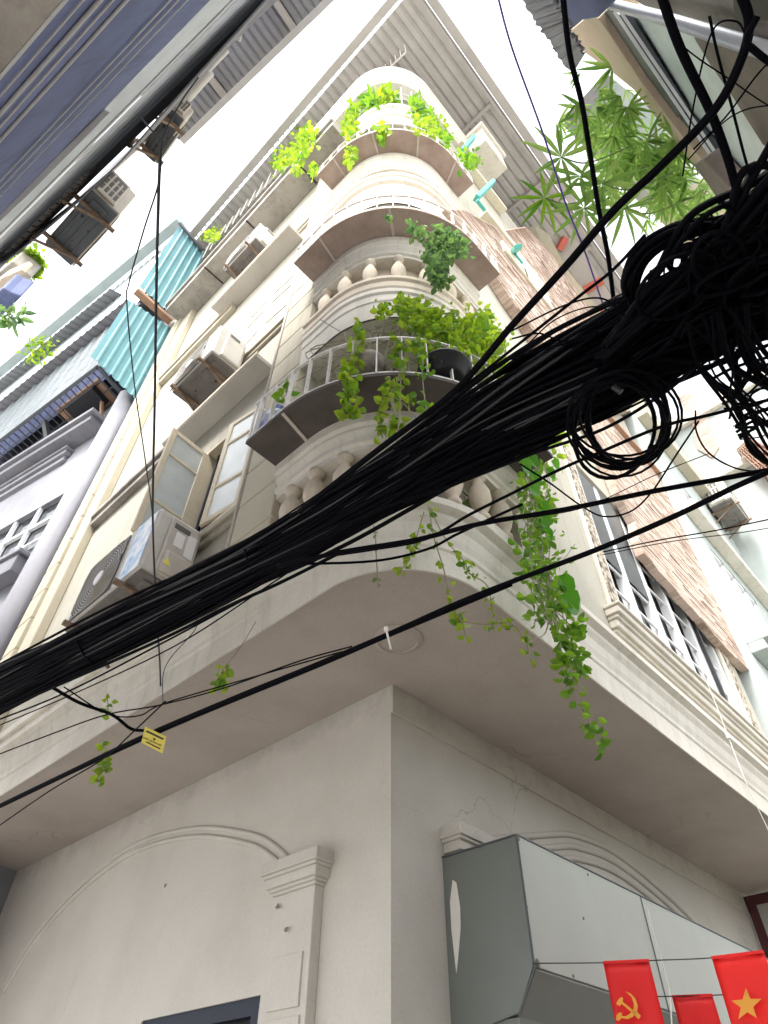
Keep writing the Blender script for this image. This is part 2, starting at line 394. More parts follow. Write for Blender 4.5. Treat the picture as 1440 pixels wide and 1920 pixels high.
# ================================================================== ground
g = MB(); g.add([(-400, -400, -.4), (400, -400, -.4), (400, 400, -.4), (-400, 400, -.4)], [(0, 1, 2, 3)])
tag(g.build('ground', 'asphalt'), None, None, kind='structure')

# ================================================================== corner house
H = thing('corner_house', 'tall cream corner house with rounded balconies and a grey corrugated roof, in the middle', 'house')
YE, XE = .2, .3            # where the curved balconies end on each facade
# --- ground floor
mb = MB(); wall_openings(mb, 'x', 0, 0, 8.3, -.4, 4.9, [(1.4, 3.1, -.4, 2.7)], .3)
wall_openings(mb, 'y', 0, 0, 8.2, -.4, 4.9, [], .3)
mb.add([(8.2, 0, -.4), (8.2, 6, -.4), (8.2, 6, 4.9), (8.2, 0, 4.9)], [(0, 1, 2, 3)])
mb.add([(0, 8.3, -.4), (6, 8.3, -.4), (6, 8.3, 4.9), (0, 8.3, 4.9)], [(0, 1, 2, 3)])
mb.build('ground_floor_wall', 'lowwall', H)
mb = MB(); mb.box((.0, -.022, 4.62), (8.2, .0, 4.9)); mb.build('string_course', 'lowwall', H, bevel=.006)
fr = MB().box((.02, 1.4, 2.58), (.12, 3.1, 2.7)).box((.02, 1.4, -.4), (.12, 1.52, 2.58)).build('door_frame', 'navy', H)
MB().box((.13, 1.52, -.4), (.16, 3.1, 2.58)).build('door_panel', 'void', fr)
# blind arches with twin and triple ribs
def ribs(pts, plane, offs, rad, name):
    c = catmull(pts, 10); m = MB()
    for o in offs:
        q = []
        for i, p in enumerate(c):
            t = (c[min(i+1, len(c)-1)]-c[max(i-1, 0)]).normalized()
            nn = Vector((0, -t.z, t.y)) if plane == 'x' else Vector((-t.z, 0, t.x))
            if nn.z < 0: nn = -nn
            q.append(p+nn*o)
        m.tube(q, rad, 6)
    return m.build(name, 'lowwall', H, smooth=True)
ribs([(-.004, 6.45, 3.3), (-.004, 6.0, 3.78), (-.004, 5.2, 4.16), (-.004, 4.12, 4.37), (-.004, 2.9, 4.25), (-.004, 1.9, 3.95), (-.004, 1.45, 3.72), (-.004, 1.18, 3.5)], 'x', (0, .085), .028, 'arch_moulding')
ribs([(1.2, -.004, 3.72), (2.42, -.004, 4.10), (2.99, -.004, 4.25), (3.82, -.004, 4.31), (4.78, -.004, 4.18), (5.75, -.004, 3.93), (6.4, -.004, 3.5)], 'y', (-.12, 0, .12), .034, 'arch_moulding')
# pilaster with stepped capital on the left wall, its twin half hidden on the right wall
def pilaster(axis, a, b, dep, ztop, cap_h):
    def bx(m, lo, hi, p, z0, z1):
        return m.box((-p, lo, z0), (.0, hi, z1)) if axis == 'x' else m.box((lo, -p, z0), (hi, .0, z1))
    m = MB(); bx(m, a, b, dep, -.4, ztop-cap_h); pl = m.build('pilaster', 'lowwall', H, bevel=.008)
    m = MB(); bx(m, a+.07, b-.07, dep+.018, 2.55, ztop-cap_h-.45); bx(m, a+.05, b-.05, dep+.018, 2.0, 2.5); m.build('panel', 'lowwall', pl, bevel=.006)
    m = MB(); z = ztop-cap_h
    for e, h in ((.02, .10), (.04, .10), (.065, .30), (.09, .10), (.11, .10)):
        bx(m, a-e, b+e, dep+e, z, z+cap_h*h*1.02); z += cap_h*h
    bx(m, a-.10, b+.10, dep+.10, z, z+cap_h*.30); m.build('capital', 'lowwall', pl, bevel=.007)
pilaster('x', .74, 1.24, .10, 3.59, .25)
pilaster('y', .72, 1.3, .12, 3.80, .26)
# dark window frame at the far right end of the ground floor and at the far left
w = MB(); w.box((8.0, -1.3, 4.70), (8.1, -.03, 4.84)).box((8.0, -.17, 2.5), (8.1, -.03, 4.70)); sc_ = w.build('side_screen', 'maroon', H, bevel=.01)
MB().box((8.01, -1.3, 2.5), (8.09, -.30, 4.58)).build('screen_panel', 'concrete', sc_); MB().box((8.005, -1.3, 4.58), (8.095, -.17, 4.70)).box((8.005, -.30, 2.5), (8.095, -.17, 4.58)).build('screen_frame', 'lightmetal', sc_)
# --- first slab over the pavement
S1 = (-1.38, -1.46, .85)
o = [(x, y, 4.9) for x, y in outline(*S1, 0, 8.3, 8.3, 40)]
mb = MB(); mb.add(o+[(8.3, 8.3, 4.9)], [tuple(range(len(o)+1))]); mb.build('soffit', 'soffit', H)
mb = MB(); sweep(mb, [(-.015, 4.885), (0, 4.885), (0, 5.13), (.015, 5.15), (.015, 5.2), (.035, 5.26), (.05, 5.36), (.085, 5.42), (.085, 5.47), (.15, 5.51), (.15, 5.58), (.12, 5.6), (-.6, 5.6)], *S1, 8.3, 8.3, 40)
mb.build('slab_cornice', 'trim', H, smooth=False)
rose = MB().lathe((-.5, -.54, 4.9), [(.215, .0), (.215, -.012), (.17, -.03), (.165, -.018), (.0, -.022)], 32); rose.build('ceiling_rose', 'soffit', H)
# --- upper wings (the loggia is the open corner between them)
TOP = 22.7
LX, RY = -1.40, -1.46
wl = [(1.02, 2.45, 7.05, 9.2), (1.0, 2.6, 11.65, 13.6), (.95, 2.3, 16.3, 18.2), (2.95, 3.4, 8.0, 8.75)]
mb = MB(); wall_openings(mb, 'x', LX, .2, 7.25, 5.6, TOP, wl, .22); mb.build('left_facade_wall', 'wall', H)
wr = [(2.42, 6.3, 6.18, 9.3)]
mb = MB(); wall_openings(mb, 'y', RY, XE, 7.1, 5.6, TOP, wr, .3)
mb.add([(7.1, RY, 5.6), (7.1, 6, 5.6), (7.1, 6, TOP), (7.1, RY, TOP)], [(0, 1, 2, 3)])
mb.build('right_facade_wall', 'wall', H)
mb = MB(); mb.add([(XE, RY, 5.6), (XE, YE, 5.6), (XE, YE, TOP), (XE, RY, TOP)], [(0, 1, 2, 3)])
mb.add([(LX, YE, 5.6), (XE, YE, 5.6), (XE, YE, TOP), (LX, YE, TOP)], [(0, 1, 2, 3)]); mb.build('loggia_wall', 'wall', H)
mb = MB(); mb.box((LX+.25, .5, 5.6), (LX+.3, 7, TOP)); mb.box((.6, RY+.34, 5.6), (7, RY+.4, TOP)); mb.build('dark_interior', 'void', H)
# loggia doors behind each balcony
for z0 in (5.75, 10.05, 14.4):
    d = MB().box((-.95, YE-.05, z0), (-.05, YE-.002, z0+2.2)).build('loggia_door', 'wood', H, bevel=.01)
    MB().box((-.87, YE-.06, z0+.9), (-.55, YE-.052, z0+2.1)).box((-.45, YE-.06, z0+.9), (-.13, YE-.052, z0+2.1)).build('pane', 'glass', d)
# --- curved balcony storeys
RB = (-1.55, -1.58, 1.25)
def soffit(z, c, name='soffit', y=YE, x=XE, mat='wall'):
    o = [(a, b, z) for a, b in outline(*c, 0, y, x, 40)]
    MB().add(o+[(x, y, z)], [tuple(range(len(o)+1))]).build(name, mat, H)
S2 = (-1.53, -1.55, 1.2)
soffit(8.93, S2); soffit(13.0, S2); soffit(18.4, S2)
def rail(z, h, mat='trim'):
    k = h/.64
    m = MB(); sweep(m, [(-.3, z), (-.05, z), (-.05, z+.08*k), (-.02, z+.11*k), (-.02, z+.2*k), (-.055, z+.24*k), (-.03, z+.30*k), (.0, z+.36*k), (.0, z+.42*k), (.03, z+.46*k), (.03, z+.64*k), (-.3, z+.64*k)], *RB, YE, XE, 36, True)
    m.build('handrail_moulding', mat, H)
bal_me = None
def balusters(z0, z1, off, step, skip=()):
    global bal_me
    for i, (x, y, a) in enumerate(arc_points(*RB, off, YE-.05, XE-.05, step)):
        if bal_me is None:
            h = .62; pr = [(.075, 0), (.075, .06), (.045, .08), (.05, .12), (.085, .19), (.112, .28), (.108, .36), (.075, .45), (.05, .5), (.05, .53), (.085, .55), (.085, .62)]
            m = MB().lathe((0, 0, 0), pr, 14); o = m.build('baluster', 'tan', H, smooth=True); bal_me = o
        else:
            o = bal_me.copy(); COL.objects.link(o); o.parent = H
        o.location = (x, y, z0); o.scale = (.96, .96, (z1-z0)/.62); o.rotation_euler = (0, 0, i*.7)
def fascia(z, pr, mat='trim'):
    m = MB(); sweep(m, [(o_, z+h) for o_, h in pr], *S2, YE, XE, 40); m.build('curved_fascia', mat, H)
# storey one
m = MB(); sweep(m, [(-.3, 5.6), (.02, 5.6), (.02, 5.68), (-.03, 5.70), (-.03, 5.77), (-.3, 5.77)], -1.5, -1.57, 1.2, YE, XE, 40, True); m.build('plinth', 'trim', H)
balusters(5.77, 6.44, -.10, .34); rail(6.42, .46)
# storey two
fascia(8.93, [(-.02, 0), (0, 0), (0, .42), (.015, .44), (.015, .60), (.04, .63), (.04, .72)])
m = MB(); sweep(m, [(.02, 9.62), (.05, 9.70), (.05, 9.80), (.04, 9.82), (.04, 9.86), (.07, 9.9), (.07, 9.97), (.03, 9.99), (-.3, 10.0)], *S2, YE, XE, 40); m.build('ring_moulding', 'tan', H)
m = MB(); sweep(m, [(-.22, 9.98), (-.22, 10.95)], *RB, YE, XE, 36); m.build('infill_wall', 'tan', H)
balusters(9.98, 10.86, -.10, .40); rail(10.82, .57)
# storey three
fascia(13.0, [(-.02, 0), (0, 0), (0, .7), (.015, .72), (.015, .95)])
m = MB(); sweep(m, [(.0, 13.92), (.07, 14.0), (.07, 14.16), (.1, 14.2), (.1, 14.34), (.03, 14.38), (-.1, 14.4)], *S2, YE, XE, 40); m.build('ring_moulding', 'tan', H)
m = MB(); sweep(m, [(-.12, 14.3), (-.12, 15.1)], *RB, YE, XE, 36); m.build('infill_wall', 'wall', H)
rail(15.0, .79)
# storey four
fascia(18.4, [(-.02, 0), (0, 0), (0, .35), (.02, .37), (.02, .5)])
m = MB(); sweep(m, [(.0, 18.85), (.08, 18.92), (.08, 19.1), (.02, 19.14), (.0, 19.2), (.0, 19.75), (.06, 19.8), (.06, 19.98), (-.2, 20.0)], *S2, YE, XE, 40); m.build('curved_parapet', 'trim', H)
# top cornice
C5 = (-1.79, -1.70, 1.5)
m = MB(); sweep(m, [(-.45, 22.6), (-.12, 22.6), (-.12, 22.75), (-.06, 22.82), (-.06, 23.0), (.0, 23.12), (.0, 23.5), (.05, 23.56), (.05, 23.8), (-.45, 23.8)], *C5, 2.2, 2.0, 44, True); m.build('top_cornice', 'trim', H)
soffit(22.62, (-1.62, -1.52, 1.4), 'soffit', 2.2, 2.0)
MB().box((1.55, -2.25, 22.3), (2.6, -1.46, 23.6)).box((1.45, -2.35, 23.6), (2.7, -1.46, 23.85)).build('corner_capital', 'trim', H, bevel=.03)
# --- metal plant balconies bolted to the handrails
def plant_balcony(z, hr, n_seams, mat, step, seed):
    m = MB(); sweep(m, [(-.02, z), (.43, z), (.43, z+.045), (-.02, z+.045)], *RB, YE, XE, 40, True)
    b = m.build('plant_balcony', mat, H)
    m = MB(); oo = outline(*RB, .42, YE, XE, 44); top = [(x, y, z+hr) for x, y in oo]
    for p, q in zip(top[:-1], top[1:]): m.bar(p, q, .03, .022)
    lo = [(x, y, z+.055) for x, y in oo]
    for p, q in zip(lo[:-1], lo[1:]): m.bar(p, q, .025, .02)
    for x, y, a in arc_points(*RB, .42, YE, XE, step): m.bar((x, y, z+.045), (x, y, z+hr), .046, .012, (math.cos(a), math.sin(a), 0))
    for pa, pb in (((-1.57, YE), (-1.97, YE)), ((XE, -1.6), (XE, -2.0))):
        m.bar((*pa, z+hr), (*pb, z+hr), .03, .022)
        for t in (.12, .5, .97):
            x = pa[0]+(pb[0]-pa[0])*t; y = pa[1]+(pb[1]-pa[1])*t; m.bar((x, y, z+.045), (x, y, z+hr), .04, .012)
    m.build('railing', 'bar', b)
    pin = arc_points(*RB, .0, YE, XE, 3.9/n_seams); pout = arc_points(*RB, .42, YE, XE, (3.9+.65)/n_seams)
    for (x, y, a), (x2, y2, a2) in zip(pin, pout):
        s_ = MB().bar((x, y, z-.008), (x2, y2, z-.008), .035, .012); s_.build('seam_strip', 'seam', b)
plant_balcony(6.88, .72, 4, 'rust_shaded', .245, 1)
plant_balcony(11.4, .56, 4, 'rust', .235, 2)
plant_balcony(15.8, .46, 5, 'rust', .235, 3)
# storey-four grille of thin bars
m = MB(); oo = outline(*S2, -.05, YE, XE, 30)
for z in (20.6, 21.2, 21.8):
    for p, q in zip(oo[:-1], oo[1:]): m.bar((*p, z), (*q, z), .02)
for x, y, a in arc_points(*S2, -.05, YE, XE, .3): m.bar((x, y, 20.0), (x, y, 22.6), .022)
m.build('window_grille', 'whiteframe', H)
MB().add([(XE, -1.0, 20), (XE-.001, YE, 20), (XE-.001, YE, 22.6), (XE, -1.0, 22.6)], [(0, 1, 2, 3)]).add([(-1.2, YE-.004, 20), (XE, YE-.004, 20), (XE, YE-.004, 22.6), (-1.2, YE-.004, 22.6)], [(0, 1, 2, 3)]).build('glazing', 'greenglass', H)
# --- quoin pilasters (stacked blocks with open joints)
def quoin(y0, y1, x0, x1, z0, z1, h, mat, name='quoin_pilaster', plane='x'):
    m = MB(); z = z0
    while z < z1-.05:
        t = min(z+h, z1)
        if plane == 'x': m.box((x0, y0, z), (x1, y1, t-.022))
        else: m.box((y0, x0, z), (y1, x1, t-.022))
        z = t
    m.build(name, mat, H, bevel=.012)
    m = MB(); d = .02
    (m.box((x0+d, y0+.01, z0), (x1, y1-.01, z1)) if plane == 'x' else m.box((y0+.01, x0+d, z0), (y1-.01, x1, z1))).build('joint_core', 'tan', H)
quoin(.2, .86, -1.52, -1.40, 5.6, 18.6, .58, 'cream')
quoin(6.75, 7.25, -1.62, -1.40, -.4, 20.3, .62, 'cream')
m = MB(); m.box((-1.56, 6.25, 5.6), (-1.40, 6.75, 20.3)); m.build('pilaster_reveal', 'cream', H, bevel=.02)
# thin drain pipe beside the quoin
MB().tube([(-1.5, .92, 5.7), (-1.5, .92, 19)], .025, 8).build('drain_pipe', 'casing2', H, smooth=True)
# --- projecting bands and canopies on the left facade
def band(y0, y1, z, h, p, mat, name='cornice_band'):
    m = MB(); m.box((-1.40-p, y0, z), (-1.40, y1, z+h)); m.box((-1.40-p-.05, y0, z+h), (-1.40, y1, z+h+.12)); return m.build(name, mat, H, bevel=.012)
band(3.4, 6.25, 10.2, .16, .12, 'concrete'); band(3.4, 6.25, 15.1, .16, .12, 'cream'); band(.9, 6.7, 20.3, .3, .15, 'cream')
band(2.5, 6.25, 5.62, .14, .06, 'trim')
def canopy(y0, y1, z, x1):
    m = MB(); m.box((x1, y0, z), (-1.40, y1, z+.11)); c = m.build('window_canopy', 'canopy', H, bevel=.015)
    MB().box((x1-.012, y0-.012, z+.035), (x1, y1, z+.12)).build('drip_edge', 'tan', c)
canopy(1.05, 3.45, 9.95, -1.74); canopy(1.2, 3.85, 15.3, -1.80)
# terrace slab near the roof
m = MB(); m.box((-2.05, -.0, 19.0), (-1.40, 6.9, 19.35)); m.box((-2.12, -.0, 19.35), (-1.40, 7.0, 19.5)); m.build('terrace_slab', 'concrete', H, bevel=.02)
m = MB()
for y in (1.2, 3.2, 5.0): m.box((-2.06, y, 18.985), (-1.42, y+.04, 19.0))
m.build('slab_joint', 'black', H)
m = MB()
for i in range(24):
    y = .2+i*.28; m.bar((-2.0, y, 19.5), (-2.0, y, 20.25), .02)
m.bar((-2.0, .1, 20.25), (-2.0, 6.8, 20.25), .03); m.bar((-2.0, .1, 19.9), (-2.0, 6.8, 19.9), .02); m.build('terrace_railing', 'bar', H)
# --- windows of the left facade
def casement(par, hinge, y_dir, w, z0, z1, ang, name='casement'):
    """leaf hinged on a vertical line; ang 0 = closed in the wall plane, 90 = straight out."""
    a = R_(ang); d = Vector((-math.sin(a), y_dir*math.cos(a), 0)); n = Vector((-math.cos(a), -y_dir*math.sin(a), 0))
    hx = Vector(hinge); t = .045; st = .085
    P = lambda u, z, k: hx+d*u+n*k+Vector((0, 0, z))
    m = MB(); H_ = z1-z0
    def rect(u0, u1, a0, a1): m.hexa([P(u0, a0, 0), P(u1, a0, 0), P(u1, a0, t), P(u0, a0, t), P(u0, a1, 0), P(u1, a1, 0), P(u1, a1, t), P(u0, a1, t)])
    rect(0, st, z0, z1); rect(w-st, w, z0, z1); rect(st, w-st, z0, z0+st); rect(st, w-st, z1-st, z1)
    s1, s2 = z0+H_*.30, z0+H_*.74
    rect(st, w-st, s1, s1+.05); rect(st, w-st, s2, s2+.05)
    c = m.build(name, 'wood', par, bevel=.008)
    m = MB()
    for a0, a1 in ((z0+st, s1), (s1+.05, s2), (s2+.05, z1-st)):
        m.hexa([P(st, a0, .014), P(w-st, a0, .014), P(w-st, a0, .026), P(st, a0, .026), P(st, a1, .014), P(w-st, a1, .014), P(w-st, a1, .026), P(st, a1, .026)])
    m.build('pane', 'glass', par); return c
def window(y0, y1, z0, z1, angs):
    m = MB(); x = LX
    m.box((x+.0, y0, z0), (x+.16, y0+.06, z1)).box((x+.0, y1-.06, z0), (x+.16, y1, z1)).box((x+.0, y0+.06, z1-.06), (x+.16, y1-.06, z1))
    m.box((x-.06, y0-.08, z0-.1), (x+.16, y1+.08, z0))
    f = m.build('window', 'wood', H, bevel=.008)
    mid = (y0+y1)/2
    casement(f, (x+.02, y0+.06, 0), 1, mid-y0-.07, z0+.02, z1-.07, angs[0]); casement(f, (x+.02, y1-.06, 0), -1, y1-mid-.07, z0+.02, z1-.07, angs[1])
    m = MB()
    for i in range(1, 9): yy = y0+(y1-y0)*i/9; m.bar((x+.13, yy, z0), (x+.13, yy, z1), .022)
    m.build('security_bars', 'aludark', f)
    m = MB(); m.box((x-.09, y0-.16, z0-.20), (x-.0, y1+.16, z0-.10)).box((x-.05, y0-.13, z0-.30), (x-.0, y1+.13, z0-.20)); m.build('sill', 'cream', f, bevel=.012)
window(*wl[0], (8, 86)); window(*wl[1], (2, 2)); window(*wl[2], (2, 2))
# --- big grille window on the right facade, pebble-dash jambs and moulded sill
x0, x1, z0, z1 = wr[0]
f = MB(); y = RY
f.box((x0, y+.02, z0), (x0+.09, y+.2, z1)).box((x1-.09, y+.02, z0), (x1, y+.2, z1)).box((x0+.09, y+.02, z0), (x1-.09, y+.2, z0+.07))
for i in range(1, 5):
    xx = x0+(x1-x0)*i/5; f.box((xx-.06, y+.04, z0+.07), (xx+.06, y+.17, z1))
for k in range(1, 8):
    zz = z0+.45*k-.1
    f.box((x0+.09, y+.08, zz), (x1-.09, y+.11, zz+.035))
F_ = f.build('grille_window', 'whiteframe', H, bevel=.006)
MB().box((x0+.09, y+.19, z0+.07), (x1-.09, y+.21, z1)).build('pane', 'darkglass', F_)
m = MB()
for k in range(46):
    zz = 7.5+.04*k; m.bar((x0+.1, y+.06, zz), (x0+1.5, y+.06, zz), .03, .01, (0, -1, .6))
m.build('louvre', 'alu', F_)
MB().box((5.55, y-.02, 6.1), (5.62, y+.03, 9.3)).build('window_post', 'black', F_)
for a_, b_ in ((x0-.28, x0-.08), (x1+.12, x1+.32)): MB().box((a_, y-.05, z0-.02), (b_, y-.0, z1)).build('pebble_jamb', 'pebble', H)
for a_, b_ in ((x0-.36, x0-.281), (x1+.321, x1+.40), (x0-.079, x0), (x1, x1+.119)): MB().box((a_, y-.035, z0-.02), (b_, y-.0, z1)).build('jamb_trim', 'trim', H, bevel=.006)
m = MB(); z = z0-.42
for p, h in ((.03, .07), (.06, .05), (.10, .10), (.13, .05), (.17, .09), (.20, .04)):
    m.box((x0-.42-p*.5, y-p, z), (x1+.46+p*.5, y-.0, z+h)); z += h
m.build('window_sill', 'trim', H, bevel=.012)
# pink brick walling on the upper right facade
def brickplate(name, px, y, thick, mat, par):
    P = [ony(u, v, y) for u, v in px]; m = MB().prism(P, (0, thick, 0)); zs = [q.z for q in P]; z = min(zs)+.05
    while z < max(zs)-.05:
        xs = []
        for a_, b_ in zip(P, P[1:]+P[:1]):
            if (a_.z-z)*(b_.z-z) < 0: xs.append(a_.x+(b_.x-a_.x)*(z-a_.z)/(b_.z-a_.z))
        xs.sort()
        for xa, xb in zip(xs[::2], xs[1::2]):
            x = xa+.03
            while x < xb-.2:
                l = min(rnd.uniform(.25, 1.1), xb-.03-x); zz = z+rnd.uniform(-.018, .018); h = rnd.uniform(.006, .017); d = rnd.uniform(.004, .014)
                m.hexa([(x, y-d, zz-h), (x+l, y-d*.5, zz-h*.8), (x+l, y+.01, zz), (x, y+.01, zz), (x, y-d*.6, zz), (x+l, y-d*.4, zz+.004), (x+l, y+.012, zz+.006), (x, y+.012, zz+.006)]); x += l+rnd.uniform(.05, .5)
        z += .105
    return m.build(name, mat, par)
def yplate(name, px, y, thick, mat, par, bevel=0):
    return MB().prism([ony(u, v, y) for u, v in px], (0, thick, 0)).build(name, mat, par, bevel=bevel)
brickplate('upper_brick_wall', [(837, 390), (880, 440), (958, 560), (1025, 655), (1090, 770), (1200, 770), (1130, 600), (1045, 483), (985, 425), (940, 432), (870, 393)], -1.66, .19, 'brick', H)
bw = [(1087, 773), (1110, 815), (1120, 842), (1147, 893), (1160, 925), (1190, 977), (1196, 1010), (1207, 1037), (1222, 1052), (1235, 1070), (1262, 1098), (1275, 1116), (1305, 1148), (1337, 1187), (1362, 1216), (1392, 1245), (1430, 1283), (1480, 1330), (1480, 1318), (1440, 1262), (1425, 1232), (1403, 1187), (1380, 1140), (1366, 1110), (1340, 1058), (1323, 1023), (1300, 975), (1283, 943), (1200, 852), (1120, 760), (1080, 740)]
brickplate('brick_wall', bw, -1.60, .13, 'brick', H)
a_, b_ = ony(1120, 760, -1.62), ony(1283, 943, -1.62); MB().bar(a_, b_, .14, .10).build('wall_coping', 'brownwood', H)
for u0, v0, u1, v1 in ((880, 312, 925, 368), (905, 392, 948, 452), (935, 455, 962, 500), (860, 262, 900, 318), (962, 470, 1010, 560)):
    a = ony(u0, v0, -1.62); b = ony(u1, v1, -1.62); MB().hexa([(a.x, -1.72, b.z), (b.x+.5, -1.72, b.z), (b.x+.5, -1.46, b.z), (a.x, -1.46, b.z), (a.x, -1.72, a.z), (b.x+.5, -1.72, a.z), (b.x+.5, -1.46, a.z), (a.x, -1.46, a.z)]).build('louvred_ledge', 'louver', H, bevel=.02)
for u, v, u2, v2 in ((866, 284, 888, 258), (893, 372, 924, 342), (963, 472, 972, 462)):
    a = ony(u, v, -1.72); b = ony(u2, v2, -2.0)
    MB().bar(a, b, .16, .10).bar(a+Vector((.0, 0, -.12)), a+Vector((.3, 0, -.12)), .08).build('teal_bracket', 'tealpaint', H, bevel=.01)
# --- corrugated metal roof
ZR = 25.2
c0 = onz(775, -22, ZR); xl, yr = onz(480, 320, ZR).x, onz(960, 233, ZR).y
rf = MB(); corrugated(rf, (xl, yr, ZR), (17, 0, 0), (0, 16, 0), .26, .05, (0, 0, 1)); roof = rf.build('roof', 'roof', H, solid=.01)
m = MB()
for x in (1.6, 4.6, 7.6, 10.6): m.bar((x, yr+.08, ZR-.09), (x, 12, ZR-.09), .1, .14)
for y in (yr+.1,): m.bar((xl+.1, y, ZR-.2), (14, y, ZR-.2), .05, .06)
m.build('purlin', 'purlin', roof)
m = MB(); corrugated(m, (xl-.02, yr, ZR+.11), (.0, 0, .22), (0, 15, 0), .26, .05, (-1, 0, 0)); m.build('eave_flashing', 'poly', roof, solid=.01)
m = MB(); m.box((xl-.32, yr-.1, ZR+.02), (xl-.08, 13, ZR+.1)); m.build('gutter', 'roof', roof, bevel=.02)
m = MB(); m.box((xl-.3, yr-.28, ZR+.02), (14, yr-.02, ZR+.12)); m.build('verge_trim', 'roof', roof, bevel=.02)
m = MB()
for x, y in ((-1.2, -1.0), (2.0, -1.2), (5, -1.2), (8, -1.2), (-1.2, 3), (-1.2, 7)): m.bar((x, y, 23.0), (x, y, ZR-.05), .1)
m.build('roof_post', 'purlin', roof)
# terrace guard rail and little ladder frame under the roof
m = MB(); oo = outline(*C5, -.1, 2.2, .0, 16)
for z in (24.1, 24.5):
    for p, q in zip(oo[:-1], oo[1:]): m.bar((*p, z), (*q, z), .025)
    m.bar((oo[0][0], 2.2, z), (-1.85, 7, z), .025)
for x, y, a in arc_points(*C5, -.1, 2.2, .0, .4): m.bar((x, y, 23.8), (x, y, 24.5), .022)
for i in range(12): m.bar((-1.85, 2.4+.4*i, 23.0), (-1.85, 2.4+.4*i, 24.5), .022)
m.build('roof_railing', 'bar', H)
a, b, c, d = ond(722, 118, 24.0), ond(757, 76, 24.0), ond(761, 98, 23.6), ond(725, 132, 23.6)
m = MB(); m.bar(a, b, .04); m.bar(d, c, .04)
for t in (0, .25, .5, .75, 1): m.bar(a.lerp(b, t), d.lerp(c, t), .03)
m.bar(d, ond(728, 160, 23.2), .05); m.bar(a, ond(690, 92, 24.2), .05); m.build('roof_ladder', 'bar', H)
# dirt scuffs on the ground-floor plaster
m = MB()
for p in (onx(310, 1660, -.004), onx(537, 1742, -.125), onx(520, 1700, -.125)):
    pts = [p+Vector((0, math.cos(k*.9)*.035*rnd.uniform(.2, 1), math.sin(k*.9)*.03*rnd.uniform(.2, 1))) for k in range(7)]; m.prism(pts, (-.003, 0, 0))
m.build('scuff_mark', 'dirt', H)

# ================================================================== roller shutter housing on the right wall
SB = thing('shutter_box', 'bent grey sheet metal box on the ground-floor wall, pale paint strip on its end', 'shutter box', (.63, 0, 3.5))
e = [(0, 3.55), (-.74, 3.55), (-.74, 2.70), (-.58, 2.46), (0, 2.36)]
MB().prism([(.63, y, z) for y, z in e], (.02, 0, 0)).build('end_panel', 'greymetal', SB, bevel=.004)
MB().box((.655, -.745, 2.70), (6.4, -.72, 3.555)).build('front_panel', 'lightmetal', SB, bevel=.004)
MB().hexa([(.655, -.742, 2.68), (6.4, -.742, 2.68), (6.4, -.57, 2.44), (.655, -.57, 2.44), (.655, -.735, 2.697), (6.4, -.735, 2.697), (6.4, -.55, 2.47), (.655, -.55, 2.47)]).build('chamfer_panel', 'greymetal', SB)
MB().box((.655, -.57, 2.40), (6.4, 0, 2.44)).build('bottom_panel', 'greymetal', SB)
m = MB(); m.bar((.64, -.747, 2.69), (.64, -.747, 3.56), .009); m.bar((.64, -.747, 2.69), (.64, -.575, 2.45), .010); m.bar((.63, -.74, 3.557), (.63, 0, 3.557), .012); m.bar((.64, -.747, 3.56), (6.4, -.747, 3.56), .01); m.bar((2.62, -.75, 2.7), (2.62, -.75, 3.55), .006); m.build('edge_seam', 'aludark', SB)
pts = [(875, 1650), (882, 1655), (889, 1700), (890, 1740), (885, 1800), (882, 1825), (878, 1790), (873, 1745), (870, 1690)]
MB().prism([onx(u-26, v, .628) for u, v in pts], (-.003, 0, 0)).build('paint_strip', 'cord', SB)
m = MB()
for u, v, s_ in ((972, 1572, .02), (1102, 1640, .012), (1094, 1722, .012), (1008, 1806, .03), (988, 1700, .01), (1075, 1830, .012)):
    c = ony(u, v, -.747); m.lathe(c, [(s_, 0), (s_*.6, .006)], 8, (0, -1, 0))
m.build('rivet', 'dirt', SB)

